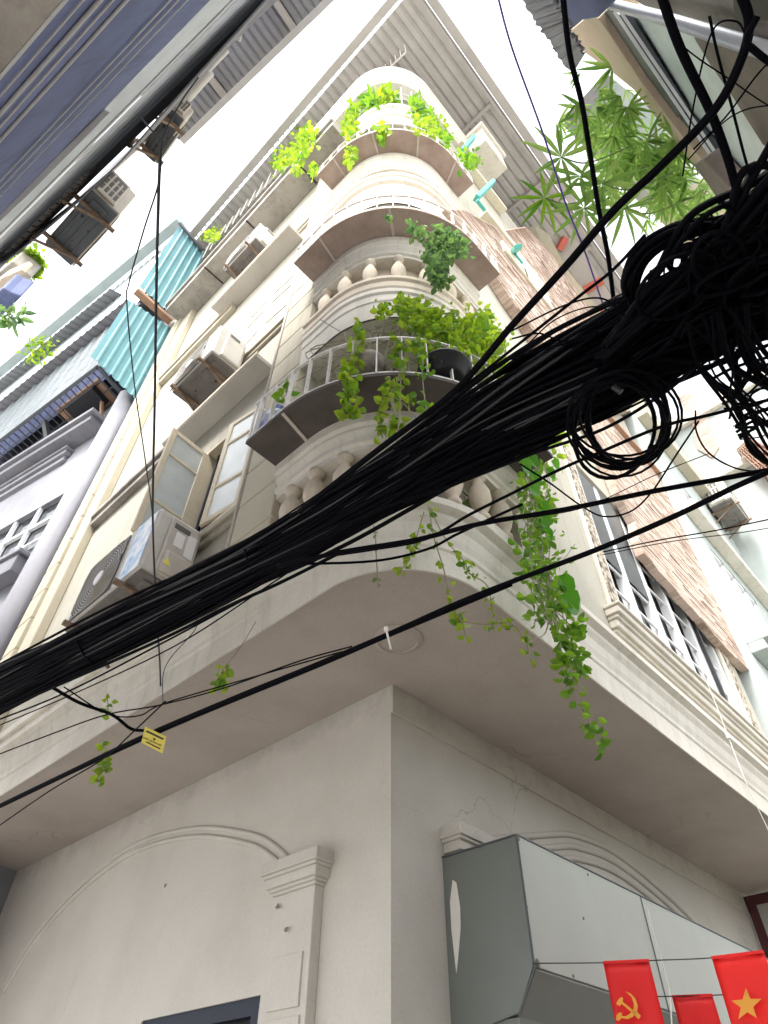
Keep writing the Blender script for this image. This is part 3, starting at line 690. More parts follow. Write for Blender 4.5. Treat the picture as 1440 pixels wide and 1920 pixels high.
# ================================================================== air conditioners
def outdoor_unit(loc, W, D, Hh, label, kind=0, sticker=False, group='outdoor air-conditioning units', axes=((0, -1, 0), (-1, 0, 0)), cat='air conditioner', mats=('casing', 'base')):
    """front faces the second axis, the service end faces the first."""
    t = thing('outdoor_unit', label, cat, loc, group); L = Vector(loc); ax, fr = Vector(axes[0]), Vector(axes[1]); zz = Vector((0, 0, 1))
    P = lambda a, f, z: L+ax*a+fr*f+zz*z
    def bx(m, a0, a1, f0, f1, z0, z1): return m.hexa([P(a0, f0, z0), P(a1, f0, z0), P(a1, f1, z0), P(a0, f1, z0), P(a0, f0, z1), P(a1, f0, z1), P(a1, f1, z1), P(a0, f1, z1)])
    m = MB(); bx(m, -W/2, W/2, 0, D, .015, Hh); m.build('casing', mats[0], t, bevel=.03)
    m = MB(); bx(m, -W/2+.02, W/2-.02, .02, D-.02, -.02, .013)
    for i in range(3): bx(m, -W/2+.12, W/2-.3, .08+i*D*.27, .12+i*D*.27, -.035, -.02)
    bx(m, W/2-.28, W/2-.1, .1, D-.12, -.04, -.02); b = m.build('base_pan', mats[1], t, bevel=.01)
    m = MB()
    for a, f in ((-.2, .5), (.15, .3), (.05, .7), (.32, .55)): m.lathe(P(a*W, f*D, -.021), [(.022, 0), (.022, .004)], 10, (0, 0, -1))
    m.build('drain_hole', 'black', b)
    # front grille: square frame, rings and badge
    ca = -W*.16; R = min(Hh*.44, W*.33); m = MB(); bx(m, ca-R*1.12, ca+R*1.12, D+.001, D+.012, Hh*.05, Hh*.95); g_ = m.build('fan_grille', 'grille', t)
    m = MB(); c = P(ca, D+.018, Hh*.5)
    nr = 15
    for k in range(1, nr+1):
        r = R*1.3*k/nr
        pts = [c+ax*(max(-R*1.1, min(R*1.1, r*math.cos(q))))+zz*(max(-Hh*.44, min(Hh*.44, r*math.sin(q)))) for q in [2*math.pi*j/30 for j in range(31)]]
        m.tube(pts, .0075, 4, False)
    m.build('grille_ring', 'ring', g_)
    MB().lathe(c, [(R*.24, 0), (R*.24, .012), (R*.2, .018)], 24, fr).build('badge', 'sticker', g_)
    # service end: rounded cover, handle slot, labels
    m = MB(); bx(m, W/2+.001, W/2+.05, D*.08, D*.75, .03, Hh*.93); cv = m.build('service_cover', mats[0] if kind != 2 else 'casing2', t, bevel=.025)
    m = MB(); bx(m, W/2+.051, W/2+.055, D*.3, D*.66, Hh*.76, Hh*.84); m.build('handle_slot', 'grille', cv, bevel=.002)
    if kind == 1:
        m = MB()
        for i in range(6): bx(m, W/2-.05-i*.055, W/2-.025-i*.055, -.004, D+.008, .04, Hh+.006)
        m.build('casing_rib', mats[0], t, bevel=.006)
    if kind == 2:
        m = MB(); bx(m, W/2+.05, W/2+.13, D*.12, D*.72, .02, Hh*.34); m.build('valve_cover', 'casing2', t, bevel=.05)
        m = MB(); bx(m, W/2+.0515, W/2+.053, D*.12, D*.32, Hh*.42, Hh*.78); bx(m, W/2+.0515, W/2+.053, D*.38, D*.58, Hh*.50, Hh*.72); m.build('rating_label', 'sticker', cv)
        m = MB(); p0 = P(W/2+.132, D*.56, Hh*.1); m.prism([p0, p0+fr*.09, p0+fr*.045+zz*.09], ax*.003); m.build('warning_label', 'yellow', t)
    if sticker:
        m = MB(); bx(m, W*.22, W*.47, D+.002, D+.008, Hh*.05, Hh*.97); m.build('poster', 'bluesticker', t, bevel=.002)
    if kind == 3:
        m = MB()
        for i in range(4):
            for k in range(3): bx(m, W/2+.0505, W/2+.056, D*(.1+.16*i), D*(.2+.16*i), Hh*(.12+.25*k), Hh*(.32+.25*k))
        m.build('vent_slot', 'grille', cv)
    for s_ in (-.36, .30):
        m = MB(); m.bar(P(s_*W, -.12, -.05), P(s_*W, D+.09, -.05), .05, .05); m.bar(P(s_*W, -.12, -.07), P(s_*W, -.12, -.42), .045); m.bar(P(s_*W, -.11, -.38), P(s_*W, D*.75, -.07), .03)
        m.build('bracket', 'bracket', t)
    return t
outdoor_unit((-1.53, 2.48, 10.72), 1.12, .54, .86, 'white outdoor unit with ribbed corner above the lower window canopy', 1)
outdoor_unit((-1.49, 2.70, 15.95), 1.12, .54, .84, 'white outdoor unit above the upper window canopy, highest on the cream facade', 1)
outdoor_unit((-1.53, 2.28, 5.92), 1.55, .55, .88, 'big outdoor unit with a blue and white poster, just above the cable bundle', 2, True)
# ================================================================== lavender house further down the left side
GPIV = Vector((-1.40, 7.26, 0)); GROT = Matrix.Rotation(math.atan2(.855, 4.2), 3, 'Z')
def grot(o):
    for v in o.data.vertices: v.co = GROT@(v.co-GPIV)+GPIV
    for ch in o.children: grot(ch)
G = thing('lavender_house', 'lavender lavender house with a fat pale downpipe and a teal sheet cage, at left', 'house', (-1.4, 7.3, 0))
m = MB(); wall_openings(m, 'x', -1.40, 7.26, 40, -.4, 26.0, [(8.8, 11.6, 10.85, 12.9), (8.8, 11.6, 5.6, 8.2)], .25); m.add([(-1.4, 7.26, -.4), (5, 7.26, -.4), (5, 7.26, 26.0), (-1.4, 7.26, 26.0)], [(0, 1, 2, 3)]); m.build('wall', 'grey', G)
for z, h in ((10.85, 2.05), (5.6, 2.6)):
    m = MB(); 
    for y in (8.8, 9.7, 10.6, 11.52): m.box((-1.38, y, z), (-1.30, y+.09, z+h))
    m.box((-1.38, 8.8, z+h*.62), (-1.30, 11.6, z+h*.62+.08)).box((-1.38, 8.8, z+h*.30), (-1.32, 11.6, z+h*.30+.04)).box((-1.40, 8.8, z), (-1.28, 11.6, z+.08)); w_ = m.build('window', 'whiteframe', G)
    MB().box((-1.28, 8.8, z), (-1.25, 11.6, z+h)).build('pane', 'darkglass', w_)
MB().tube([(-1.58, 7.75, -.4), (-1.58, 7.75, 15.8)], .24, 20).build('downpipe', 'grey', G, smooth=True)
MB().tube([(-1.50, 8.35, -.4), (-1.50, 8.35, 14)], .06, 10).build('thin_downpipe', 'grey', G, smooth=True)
m = MB()
for i in range(22):
    z = 4+.55*i; m.bar((-1.42, 8.1, z), (-1.42, 8.55, z), .03); m.lathe((-1.46, 8.1, z), [(.03, -.04), (.03, .04)], 8)
m.build('wall_strap', 'dark', G)
m = MB()
for i in range(24): z = 3.5+.6*i; m.bar((-1.41, 7.3, z), (-1.41, 7.52, z), .025)
m.build('wall_joint', 'dark', G)
def balc(z, x, y0, y1):
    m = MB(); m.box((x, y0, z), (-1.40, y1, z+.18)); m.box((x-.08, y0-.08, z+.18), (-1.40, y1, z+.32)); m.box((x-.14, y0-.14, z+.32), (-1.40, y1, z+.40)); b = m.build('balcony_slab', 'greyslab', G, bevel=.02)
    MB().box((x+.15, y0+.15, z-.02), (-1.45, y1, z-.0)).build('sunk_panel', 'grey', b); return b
A = GROT.transposed()@(onz(117, 862, 14.6)-GPIV)+GPIV; balc(14.6, A.x, A.y, 30)
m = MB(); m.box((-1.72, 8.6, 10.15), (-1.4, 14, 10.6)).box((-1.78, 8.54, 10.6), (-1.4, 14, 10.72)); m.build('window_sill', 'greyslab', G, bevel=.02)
m = MB(); z = 8.55
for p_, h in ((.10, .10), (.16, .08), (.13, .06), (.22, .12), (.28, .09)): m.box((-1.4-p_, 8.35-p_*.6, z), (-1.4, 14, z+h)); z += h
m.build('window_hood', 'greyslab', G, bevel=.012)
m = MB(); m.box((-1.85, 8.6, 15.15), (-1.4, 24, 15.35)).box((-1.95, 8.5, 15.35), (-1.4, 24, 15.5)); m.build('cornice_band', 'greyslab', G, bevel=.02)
for ch in list(G.children): grot(ch)
# steel cage over the upper balcony: floor, bars, sheet walls
CZ = 16.6
q = [onz(u, v, CZ) for u, v in ((183, 687), (3, 824), (42, 862), (233, 743))]
m = MB(); dirf = (q[1]-q[0]); bk_ = (q[3]-q[0]); q1 = q[0]+dirf*1.6; q2 = q[3]+dirf*1.6; qf = q[0]+dirf*4.2
fl = MB(); m.bar(q[0], q1, .09); m.bar(q[0], q[3], .09); m.bar(q[3], q2, .07)
for i in range(1, 30):
    t = i/29; m.bar(q[0].lerp(q1, t), q[3].lerp(q2, t), .028)
for t in (.3, .62): m.bar(q[0].lerp(q[3], t), q1.lerp(q2, t), .03)
m.build('cage_floor', 'aludark', G)
MB().prism([q[0].lerp(q1, .04).lerp(q[3].lerp(q2, .04), .25), q[0].lerp(q1, .30).lerp(q[3].lerp(q2, .30), .25), q[3].lerp(q2, .30), q[3].lerp(q2, .04)], (0, 0, .12)).build('floor_board', 'brownwood', G)
MB().prism([q[0].lerp(q1, .07).lerp(q[3].lerp(q2, .07), .3), q[0].lerp(q1, .24).lerp(q[3].lerp(q2, .24), .3), q[0].lerp(q1, .24).lerp(q[3].lerp(q2, .24), .85), q[0].lerp(q1, .07).lerp(q[3].lerp(q2, .07), .85)], (0, 0, -.2)).build('storage_tray', 'black', G)
# strut posts down to the slab below
m = MB(); a = q[0].lerp(q1, .385); m.bar(a+(q[3]-q[0])*.3, Vector((-1.5, a.y+.4, 14.9)), .14); m.build('strut', 'aludark', G)
m = MB(); a = q[3].lerp(q2, .02); m.bar(a+Vector((-.4, .3, 0)), Vector((-1.5, a.y+.4, 15.0)), .07); m.build('strut', 'brownwood', G)
# front bars rising to a corrugated eave, then pale sheeting up to the roof edge
ez = CZ+3.4; up = lambda p, z: Vector((p.x, p.y, z))
m = MB(); n_ = 90
for i in range(n_):
    p = q[0].lerp(q1, i/(n_-1)); m.bar(p, up(p, ez), .03)
for z in (CZ+.9, CZ+2.0): m.bar(up(q[0], z), up(q1, z), .04)
m.build('cage_bars', 'alu', G)
m = MB()
for i in range(12):
    p = q[0].lerp(q1, i/11*.98); m.bar(p, up(p, ez), .09)
m.build('cage_post', 'poly', G)
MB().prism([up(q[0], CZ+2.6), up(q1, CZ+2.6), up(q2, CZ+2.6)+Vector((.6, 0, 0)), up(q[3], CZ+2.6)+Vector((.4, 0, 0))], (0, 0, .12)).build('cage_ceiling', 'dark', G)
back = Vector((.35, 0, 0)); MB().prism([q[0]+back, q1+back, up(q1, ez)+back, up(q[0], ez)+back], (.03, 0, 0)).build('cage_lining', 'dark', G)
ev = MB(); out = Vector((-.30, -.05, 0)); corrugated(ev, up(q[0], ez)+out, Vector((.8, 0, .22)), (qf-q[0]), .3, .05); ev.build('corrugated_eave', 'roof_dark', G, solid=.01)
sh = MB(); tz = ez+6.6; corrugated(sh, up(q[0], ez+.2), Vector((.1, 0, tz-ez-.2)), (qf-q[0]), .34, .045, (-1, 0, 0)); sh.build('front_sheeting', 'poly', G, solid=.01)
ev2 = MB(); corrugated(ev2, up(q[0].lerp(q1, .35), ez+3.6)+out*1.2, Vector((.6, 0, .25)), (qf-q[0])*.8, .3, .05); ev2.build('upper_eave', 'roof_dark', G, solid=.01)
m = MB(); m.bar(up(q[0], tz)+Vector((-.25, -.1, 0)), up(qf, tz)+Vector((-.25, 0, 0)), .34, .5); m.build('roof_edge', 'poly', G)
# teal corrugated side walls, facing the corner house
def side_sheet(px, y):
    P = [ony(u, v, y) for u, v in px]; x0 = min(p.x for p in P); x1 = max(p.x for p in P); k = int((x1-x0)/.20); rows = [[], []]
    # outline interpolation: bottom and top edges as polylines in x
    def edge(a, b, x): t = 0 if b.x == a.x else (x-a.x)/(b.x-a.x); return a.z+(b.z-a.z)*t
    for i in range(k+1):
        for t, h in ((0, 0), (.62, 0), (.72, 1), (.9, 1)):
            x = x0+(x1-x0)*min(1, (i+t)/k); rows[0].append(Vector((x, y-.04*h, edge(P[0], P[3], x)))); rows[1].append(Vector((x, y-.04*h, edge(P[1], P[2], x))))
    return MB().strips(rows).build('teal_side_sheet', 'teal', G, solid=.01)
side_sheet([(180, 677), (240, 562), (315, 613), (262, 757)], 7.32)
side_sheet([(262, 538), (337, 422), (380, 470), (322, 592)], 7.40)
m = MB(); a, b = ony(255, 545, 7.3), ony(322, 605, 7.3); m.bar(a, b, .22, .12); m.build('gap_lintel', 'brownwood', G)
m = MB(); a, b = ony(337, 418, 7.3), ony(380, 470, 7.3); m.bar(a, b, .08, .14); m.build('sheet_capping', 'aludark', G)
MB().lathe(ony(326, 612, 7.25), [(.12, -.15), (.15, 0), (.12, .15)], 12).build('drain_outlet', 'concrete', G, smooth=True)

# ================================================================== shaded house across the alley (overhead left)
Dv = _M.T@np.array([-2520, 1290, F]); Dv[2] = 0; Dv /= np.linalg.norm(Dv); Nv = np.array([-Dv[1], Dv[0], 0]); DV, NV = Vector(Dv), Vector(Nv)
def ofs(u, v, n): d = ray(u, v); return Vector(EYE+d*(n/float(d@Nv)))
def zof(v, n, u=0): return ofs(u, v, n).z
O_ = Vector((EYE[0], EYE[1], 0))
def NP(n, s, z): return O_+NV*n+DV*s+Vector((0, 0, z))
K = thing('shaded_house', 'dark blue shaded house with long mouldings overhead, at the upper left edge', 'house', NP(1.2, 3, 0))
def kk(v, u=0): return (zof(v, 1.0, u)-1.6)
def pz(v, z, u=0): return ((z-1.6)/kk(v, u), z)
prof = [(2.3, 5.9), pz(137, 5.9), pz(139, 5.91), pz(167, 6.02), pz(171, 6.04), pz(202, 6.2), pz(206, 6.22), pz(212, 6.28), pz(226, 6.42), pz(230, 6.46), pz(252, 6.62), pz(258, 6.68), (pz(262, 6.72)[0]+.05, 6.72)]
ksweep0 = []
def ksweep(prof, name, mat, s0=-1.6, s1=13.5, par=None):
    rows = [[NP(n, s0, z), NP(n, s1, z)] for n, z in prof]; return MB().strips(rows).build(name, mat, par or K)
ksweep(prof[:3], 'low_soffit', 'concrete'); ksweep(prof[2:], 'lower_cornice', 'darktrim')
def ladder(v0, v1, z0, z1, steps, jit):
    out = []
    for i in range(steps+1):
        f = i/steps; n, z = pz(v0+(v1-v0)*f, z0+(z1-z0)*f); out.append((n-(jit if i % 2 else 0), z+(.012 if i % 2 else 0)))
    return out
p2 = [prof[-1], pz(330, 8.1), pz(333, 8.14), pz(345, 8.3), pz(347, 8.33), pz(362, 8.55), pz(366, 8.7), pz(404, 9.7)]
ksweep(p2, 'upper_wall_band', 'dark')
for v, z, r in ((137, 5.90, .010), (172, 6.04, .007), (206, 6.215, .014), (230, 6.455, .009), (257, 6.67, .012), (335, 8.15, .008), (349, 8.34, .007), (364, 8.6, .006), (437, 10.40, .010)):  # pale tubes painting in the light caught on the moulding edges
    n, z = pz(v, z); MB().tube([NP(n-.012, -1.6, z), NP(n-.012, 13.5, z)], r, 6).build('edge_highlight', 'pipe', K, smooth=True)
m = MB(); a, b = onz(0, 410, 9.72), onz(383, 0, 9.72); m.tube([a+(a-b)*.4, a.lerp(b, .5), b+(b-a)*.4], .022, 8); m.build('pale_pipe', 'pipe', K, smooth=True)
m = MB(); m.prism([onz(u, v, 9.68) for u, v in ((-10, 410), (60, 338), (150, 252), (196, 206), (205, 212), (150, 268), (50, 368), (-10, 424))], (0, 0, .03)); m.build('pale_flashing', 'pipe', K)
ksweep([pz(405, 9.75), pz(418, 9.95), pz(434, 10.3), pz(438, 10.42), pz(445, 10.6)], 'gutter', 'zinc')
p4 = [pz(446, 10.65)]
for i, u in enumerate((427, 432, 437, 442, 447, 452, 457, 462, 467, 472)):
    n, z = pz(20, 10.68+.10*i, u); p4.append((n-(.012 if i % 2 else 0), z)); p4.append((n-(0 if i % 2 else .012), z+.02))
ksweep(p4, 'ribbed_wall', 'zinc')
n_, z_t = pz(20, 11.9, 500); ksweep([p4[-1], (n_, z_t), (n_+.02, z_t+.5)], 'top_wall', 'greyslab')
p5 = [(n_, z_t)]
sw = [onz(u, v, 13.0) for u, v in ((-10, 484), (60, 428), (110, 402), (170, 354), (230, 302), (300, 236), (360, 168), (425, 96), (490, 26), (540, -30))]
MB().strips([[p+NV*.02 for p in sw], [p+NV*.02-Vector((0, 0, 2.0)) for p in sw]]).build('service_wall', 'greyslab', K, solid=.02)
ksweep([(2.3, 4.3), (2.3, 9.5), (.7, 11)], 'light_block_wall', 'darktrim')  # partial wall added to cut light reaching the left ground-floor wall
for s_ in (1.0, 6.0, 11.0): MB().bar(NP(1.9, s_, -.4), NP(1.9, s_, 5.9), .35).build('column', 'lowwall', K)
# corrugated eave sheet above
zr = 13.6
A0, A1 = onz(340, 258, zr), onz(612, -6, zr)
dn = (A1-A0); nn = Vector((-dn.y, dn.x, 0)).normalized()
if nn.dot(NV) < 0: nn = -nn
m = MB(); corrugated(m, A0-dn*.02, nn*4, dn*1.8, .12, .03, (0, 0, 1)); rr = m.build('eave_sheet', 'roof_dark', K, solid=.01)
m = MB()
for t in (.33, .8, 1.3): p = A0+dn*t; m.bar(p+Vector((0, 0, -.08)), p+nn*4+Vector((0, 0, -.08)), .09)
m.build('purlin', 'purlin', rr)
m = MB(); m.bar(A0+Vector((0, 0, .06))-nn*.05-dn*.02, A0+dn*1.8+Vector((0, 0, .06))-nn*.05, .10, .03); m.build('eave_trim', 'pipe', rr)
# sheathed duct, conduit pipes
ds = .56
pts = catmull([onz(u, v, 11.6) for u, v in ((-20, 492), (15, 462), (60, 415), (110, 365), (150, 325), (166, 298), (174, 272))], 14)
MB().tube(pts, [.10+.012*math.sin(i*2.4) for i in range(len(pts))], 10).build('sheathed_duct', 'duct', K, smooth=True)
for i in range(4, len(pts)-2, 3):
    p, q_ = pts[i], pts[i+1]; MB().tube([p, p.lerp(q_, .35)], .125, 10).build('duct_strap', 'concrete', K)
MB().tube(catmull([onz(u, v, 12.95) for u, v in ((-10, 478), (40, 445), (110, 400), (170, 352), (230, 298), (300, 232), (360, 163), (400, 118), (425, 92))], 6), .05, 8).build('conduit_pipe', 'pipe', K, smooth=True)
MB().tube(catmull([onz(u, v, 12.9) for u, v in ((385, 118), (415, 88), (440, 68), (452, 72))], 6), .05, 8).build('waste_pipe', 'pipe', K, smooth=True)
MB().tube(catmull([onz(u, v, 12.9) for u, v in ((348, 180), (372, 152), (392, 130))], 6), .10, 10).build('lagged_pipe', 'pipe', K, smooth=True)
m = MB(); m.prism([onz(u, v, 12.7) for u, v in ((335, 155), (360, 130), (372, 140), (345, 168))], (0, 0, .2)); m.build('meter_box', 'whiteframe', K, bevel=.01)
MB().prism([onz(u, v, 12.7) for u, v in ((293, 205), (325, 178), (336, 190), (306, 218))], (0, 0, .2)).build('meter_box', 'whiteframe', K, bevel=.01)
def hung_unit(und, label, z, grp):
    q = [onz(u, v, z) for u, v in und]                 # near-wall left, outer left, outer right, near-wall right (left = far end)
    W = (q[3]-q[0]).length; D = (q[1]-q[0]).length; ax = (q[3]-q[0]).normalized(); fr = Vector((-ax.y, ax.x, 0))
    if fr.dot(q[1]-q[0]) < 0: fr = -fr
    c = (q[0]+q[3])/2; return outdoor_unit(tuple(c), W, D, W*.72, label, 3, False, grp, (tuple(ax), tuple(fr)), mats=('casing2', 'aludark'))
hung_unit(((82, 455), (140, 492), (222, 415), (172, 352)), 'outdoor unit seen from below on the shaded house, nearest the left edge', 11.5, 'outdoor air-conditioning units')
hung_unit(((262, 283), (290, 308), (364, 240), (320, 198)), 'outdoor unit seen from below on the shaded house, right beneath its corrugated eave', 12.6, 'outdoor air-conditioning units')

# ================================================================== small far house beyond the shaded one
gh = thing('far_house', 'far grey house with stepped cornices at the left edge under a bright green bush', 'house', tuple(onz(20, 560, 22)))
def slab(px, z, h): return MB().prism([onz(u, v, z) for u, v in px], (0, 0, h))
slab([(-60, 560), (22, 490), (45, 508), (60, 520), (-20, 600)], 22, 1.2).build('cornice', 'concrete', gh, bevel=.05)
slab([(-60, 600), (5, 540), (18, 548), (40, 556), (30, 566), (-30, 625)], 19, 1.0).build('ledge', 'dark', gh, bevel=.05)
slab([(-30, 545), (5, 520), (40, 505), (48, 512), (10, 545)], 20.5, .6).build('wall_panel', 'beige', gh, bevel=.03)

# ================================================================== pale green house beyond the brick
PG = thing('green_house', 'pale green house with white window frames, beyond the brick wall on the right', 'house', (9, -1.7, 0))
m = MB(); wall_openings(m, 'y', -1.72, 7.35, 40, 5.0, 16.5, [(8.6, 11.2, 9.3, 11.6), (8.8, 11.2, 12.6, 14.0), (8.9, 11.4, 5.6, 7.6)], .2); m.add([(7.35, -1.72, 5.0), (40, -1.72, 5.0), (40, 4, 5.0), (7.35, 4, 5.0)], [(0, 1, 2, 3)]); m.box((8.3, -.0, -.4), (40, .3, 4.99)); m.add([(7.35, -1.72, 5.0), (7.35, 4, 5.0), (7.35, 4, 16.5), (7.35, -1.72, 16.5)], [(0, 1, 2, 3)]); m.build('wall', 'green', PG)
for a0, a1, z0, z1 in ((8.6, 11.2, 9.3, 11.6), (8.8, 11.2, 12.6, 14.0), (8.9, 11.4, 5.6, 7.6)):
    m = MB(); k = 4
    for i in range(k+1): x = a0+(a1-a0-.08)*i/k; m.box((x, -1.70, z0), (x+.08, -1.60, z1))
    m.box((a0, -1.70, z1-.1), (a1, -1.60, z1)).box((a0-.1, -1.80, z0-.12), (a1+.1, -1.55, z0)); w_ = m.build('window', 'whiteframe', PG)
    MB().box((a0, -1.55, z0), (a1, -1.53, z1)).build('pane', 'glass', w_)
m = MB(); m.box((7.6, -2.0, 8.3), (16, -1.72, 8.5)).box((7.6, -2.1, 8.5), (16, -1.72, 8.7)); m.build('cornice_band', 'green', PG, bevel=.02)
m = MB(); m.box((7.6, -2.0, 12.0), (16, -1.72, 12.2)); m.build('cornice_band', 'trim', PG, bevel=.02)
m = MB(); m.box((7.4, -2.0, 15.3), (30, -1.72, 16.0)); m.build('parapet', 'cream', PG, bevel=.02)
outdoor_unit(tuple(ony(1350, 975, -1.80)), 1.3, .6, .9, 'outdoor unit with a square vent grid high on the pale green house', 3, False, 'outdoor air-conditioning units', ((-1, 0, 0), (0, -1, 0)))
EH = thing('end_house', 'white house with a bare brick patch closing the far end of the alley, at right', 'house', (13, -3, 0))
X_ = 13.0
m = MB(); wall_openings(m, 'x', X_, -9, -1.4, -.4, 20.6, [(-3.3, -2.5, 9.5, 12), (-5.5, -4.4, 13, 15.5)], .25); wall_openings(m, 'x', X_+.2, -1.4, 3.2, -.4, 27, [(-1.35, -.75, 21.2, 23.2)], .25); m.build('wall', 'green', EH)
for a0, a1, z0, z1, dx in ((-3.3, -2.5, 9.5, 12, 0), (-5.5, -4.4, 13, 15.5, 0), (-1.35, -.75, 21.2, 23.2, .2)):
    m = MB(); m.box((X_+dx+.1, a0, z0), (X_+dx+.18, a0+.07, z1)).box((X_+dx+.1, a1-.07, z0), (X_+dx+.18, a1, z1)).box((X_+dx+.1, a0, (z0+z1)/2), (X_+dx+.18, a1, (z0+z1)/2+.08)); w_ = m.build('window', 'whiteframe', EH); MB().box((X_+dx+.2, a0, z0), (X_+dx+.22, a1, z1)).build('pane', 'glass', w_)
MB().box((X_-.25, -9, 17.2), (X_, -1.6, 17.5)).build('cornice_band', 'trim', EH, bevel=.03)
MB().box((X_-.2, -9, 20.2), (X_, -1.6, 20.7)).build('parapet', 'trim', EH, bevel=.03)
MB().prism([onx(u, v, X_-.05) for u, v in ((1272, 742), (1292, 735), (1330, 790), (1348, 838), (1335, 858), (1308, 842), (1298, 800))], (.05, 0, 0)).build('bare_brick_patch', 'brick', EH)
RC = thing('rust_cage', 'rusty red mesh window cage on the white wall at the right edge', 'window cage', tuple(onx(1420, 860, X_-.3)))
Q = [onx(u, v, X_-.45) for u, v in ((1383, 845), (1408, 822), (1480, 868), (1480, 915), (1430, 888))]; MB().prism(Q, (.06, 0, 0)).build('cage_sheet', 'redpaint', RC)
m = MB(); o_ = Vector((.05, 0, 0))
for i in range(9):
    t = i/8; m.bar(Q[0].lerp(Q[1], t)-o_, Q[4].lerp(Q[2], t)-o_, .035)
for i in range(7):
    t = i/6; m.bar(Q[0].lerp(Q[4], t)-o_, Q[1].lerp(Q[2], t)-o_, .035)
m.build('mesh_bars', 'bracket', RC)
m = MB()
for p in (Q[0], Q[1], Q[4]): m.bar(p, p+Vector((.45, 0, 0)), .04)
m.build('wall_arm', 'bracket', RC)
# ================================================================== red-roofed shed roof and farther house in the sky gap
FH = thing('terrace_house', 'farther terrace house with a grey sheet roof on red rafters, behind the bamboo leaves', 'house', tuple(ond(1130, 560, 26)))
px = [(1040, 470), (1075, 440), (1180, 610), (1210, 690), (1150, 620)]
MB().prism([ond(u, v, 26) for u, v in px], (0, .1, .3)).build('sheet_roof', 'roof', FH)
for a, b in (((1048, 468), (1060, 445)), ((1095, 545), (1130, 525)), ((1120, 590), (1165, 590))): MB().bar(ond(*a, 25.9), ond(*b, 25.9), .22).build('rafter', 'redpaint', FH)
MB().prism([ond(u, v, 25) for u, v in ((1000, 420), (1030, 440), (1060, 500), (1130, 590), (1180, 660), (1150, 700), (1110, 640), (1045, 520))], (.1, .4, 0)).build('wall', 'cream', FH)

# ================================================================== house overhead on the right
RH = thing('weathered_house', 'weathered house with a green glass bay and brown tarpaulin, at the upper right corner', 'house', tuple(ony(1300, 100, -4.6)))
def rp(name, px, y, th, mat, bevel=.01): return MB().prism([ony(u, v, y) for u, v in px], (0, -th, 0)).build(name, mat, RH, bevel=bevel)
rp('glass_pane', [(1122, 10), (1230, 34), (1470, 105), (1500, 330), (1440, 340), (1370, 360), (1270, 225), (1190, 120)], -4.60, .03, 'greenglass')
rp('dark_post', [(1118, 36), (1140, 16), (1160, 30), (1275, 215), (1262, 234), (1200, 150)], -4.50, .08, 'aludark')
rp('dark_post', [(1262, 234), (1275, 218), (1385, 345), (1400, 375), (1360, 340)], -4.51, .08, 'aludark')
m = MB(); m.bar(ony(1152, 22, -4.48), ony(1372, 350, -4.48), .022, .02, (0, 1, 0)); m.bar(ony(1162, 20, -4.48), ony(1384, 350, -4.48), .010, .02, (0, 1, 0)); m.build('window_bead', 'whiteframe', RH)
m = MB(); m.tube([ony(1140, 6, -4.48), ony(1250, 36, -4.48), ony(1470, 105, -4.48)], .036, 10); m.build('curtain_rail', 'alu', RH, smooth=True)
rp('beige_slab', [(1070, 56), (1098, 34), (1122, 34), (1200, 152), (1262, 236), (1340, 330), (1400, 400), (1385, 415), (1330, 345), (1262, 262), (1190, 170), (1140, 130), (1092, 96)], -4.44, .30, 'beige')
rp('canvas_wall', [(1300, 70), (1480, 110), (1500, 330), (1430, 272), (1372, 180), (1330, 120)], -4.53, .03, 'tarp')
rp('upper_canvas', [(1150, -30), (1500, -30), (1500, 110), (1260, 38), (1200, 8)], -4.62, .05, 'concrete')
rp('tarpaulin', [(1372, -20), (1440, -20), (1470, 40), (1415, 45), (1385, 55), (1372, 28)], -4.3, .03, 'black')
rp('junction_box', [(1030, -20), (1145, -20), (1148, 3), (1118, 36), (1090, 40), (1068, 58), (1050, 40)], -4.2, .30, 'dark', .02)
a = [ony(u, v, -3.9) for u, v in ((972, -10), (1030, -30), (1095, 100), (1072, 134))]
cw = MB(); n_ = 22; rows = [[], []]
for i in range(n_*2+1):
    t = i/(n_*2); h = Vector((0, 0, .05 if i % 2 else 0)); rows[0].append(a[0].lerp(a[3], t)+h+rv(.012)); rows[1].append(a[1].lerp(a[2], t)+h+rv(.012))
cw.strips(rows).build('corrugated_awning', 'roof_dark', RH, solid=.012)
rp('thatch_bundle', [(1300, 310), (1318, 300), (1368, 352), (1352, 385), (1330, 350)], -4.2, .1, 'tarp')
MB().box((-9, -11, -.4), (-1.0, -4.98, 5.4)).box((-.95, -12, -.4), (10, -5.6, 5.6)).build('unseen_street_wall', 'lowwall', RH)  # unseen walls added across the alley to cut light on the ground floor
TH = thing('teal_gable_house', 'far house with a pale teal gable and grey eave peeking behind the bamboo', 'house', tuple(ond(1130, 190, 22)))
MB().prism([ond(u, v, 22) for u, v in ((1070, 212), (1140, 140), (1215, 200), (1290, 300), (1360, 430), (1330, 460), (1180, 330))], (.3, .3, .6)).build('gable_wall', 'poly', TH)
MB().prism([ond(u, v, 21.6) for u, v in ((1066, 212), (1136, 136), (1150, 148), (1082, 226))], (.1, .1, .4)).build('eave', 'roof_dark', TH)
MB().prism([ond(u, v, 21.5) for u, v in ((1240, 380), (1330, 330), (1420, 450), (1380, 520))], (.3, .3, .6)).build('side_wall', 'cream', TH)
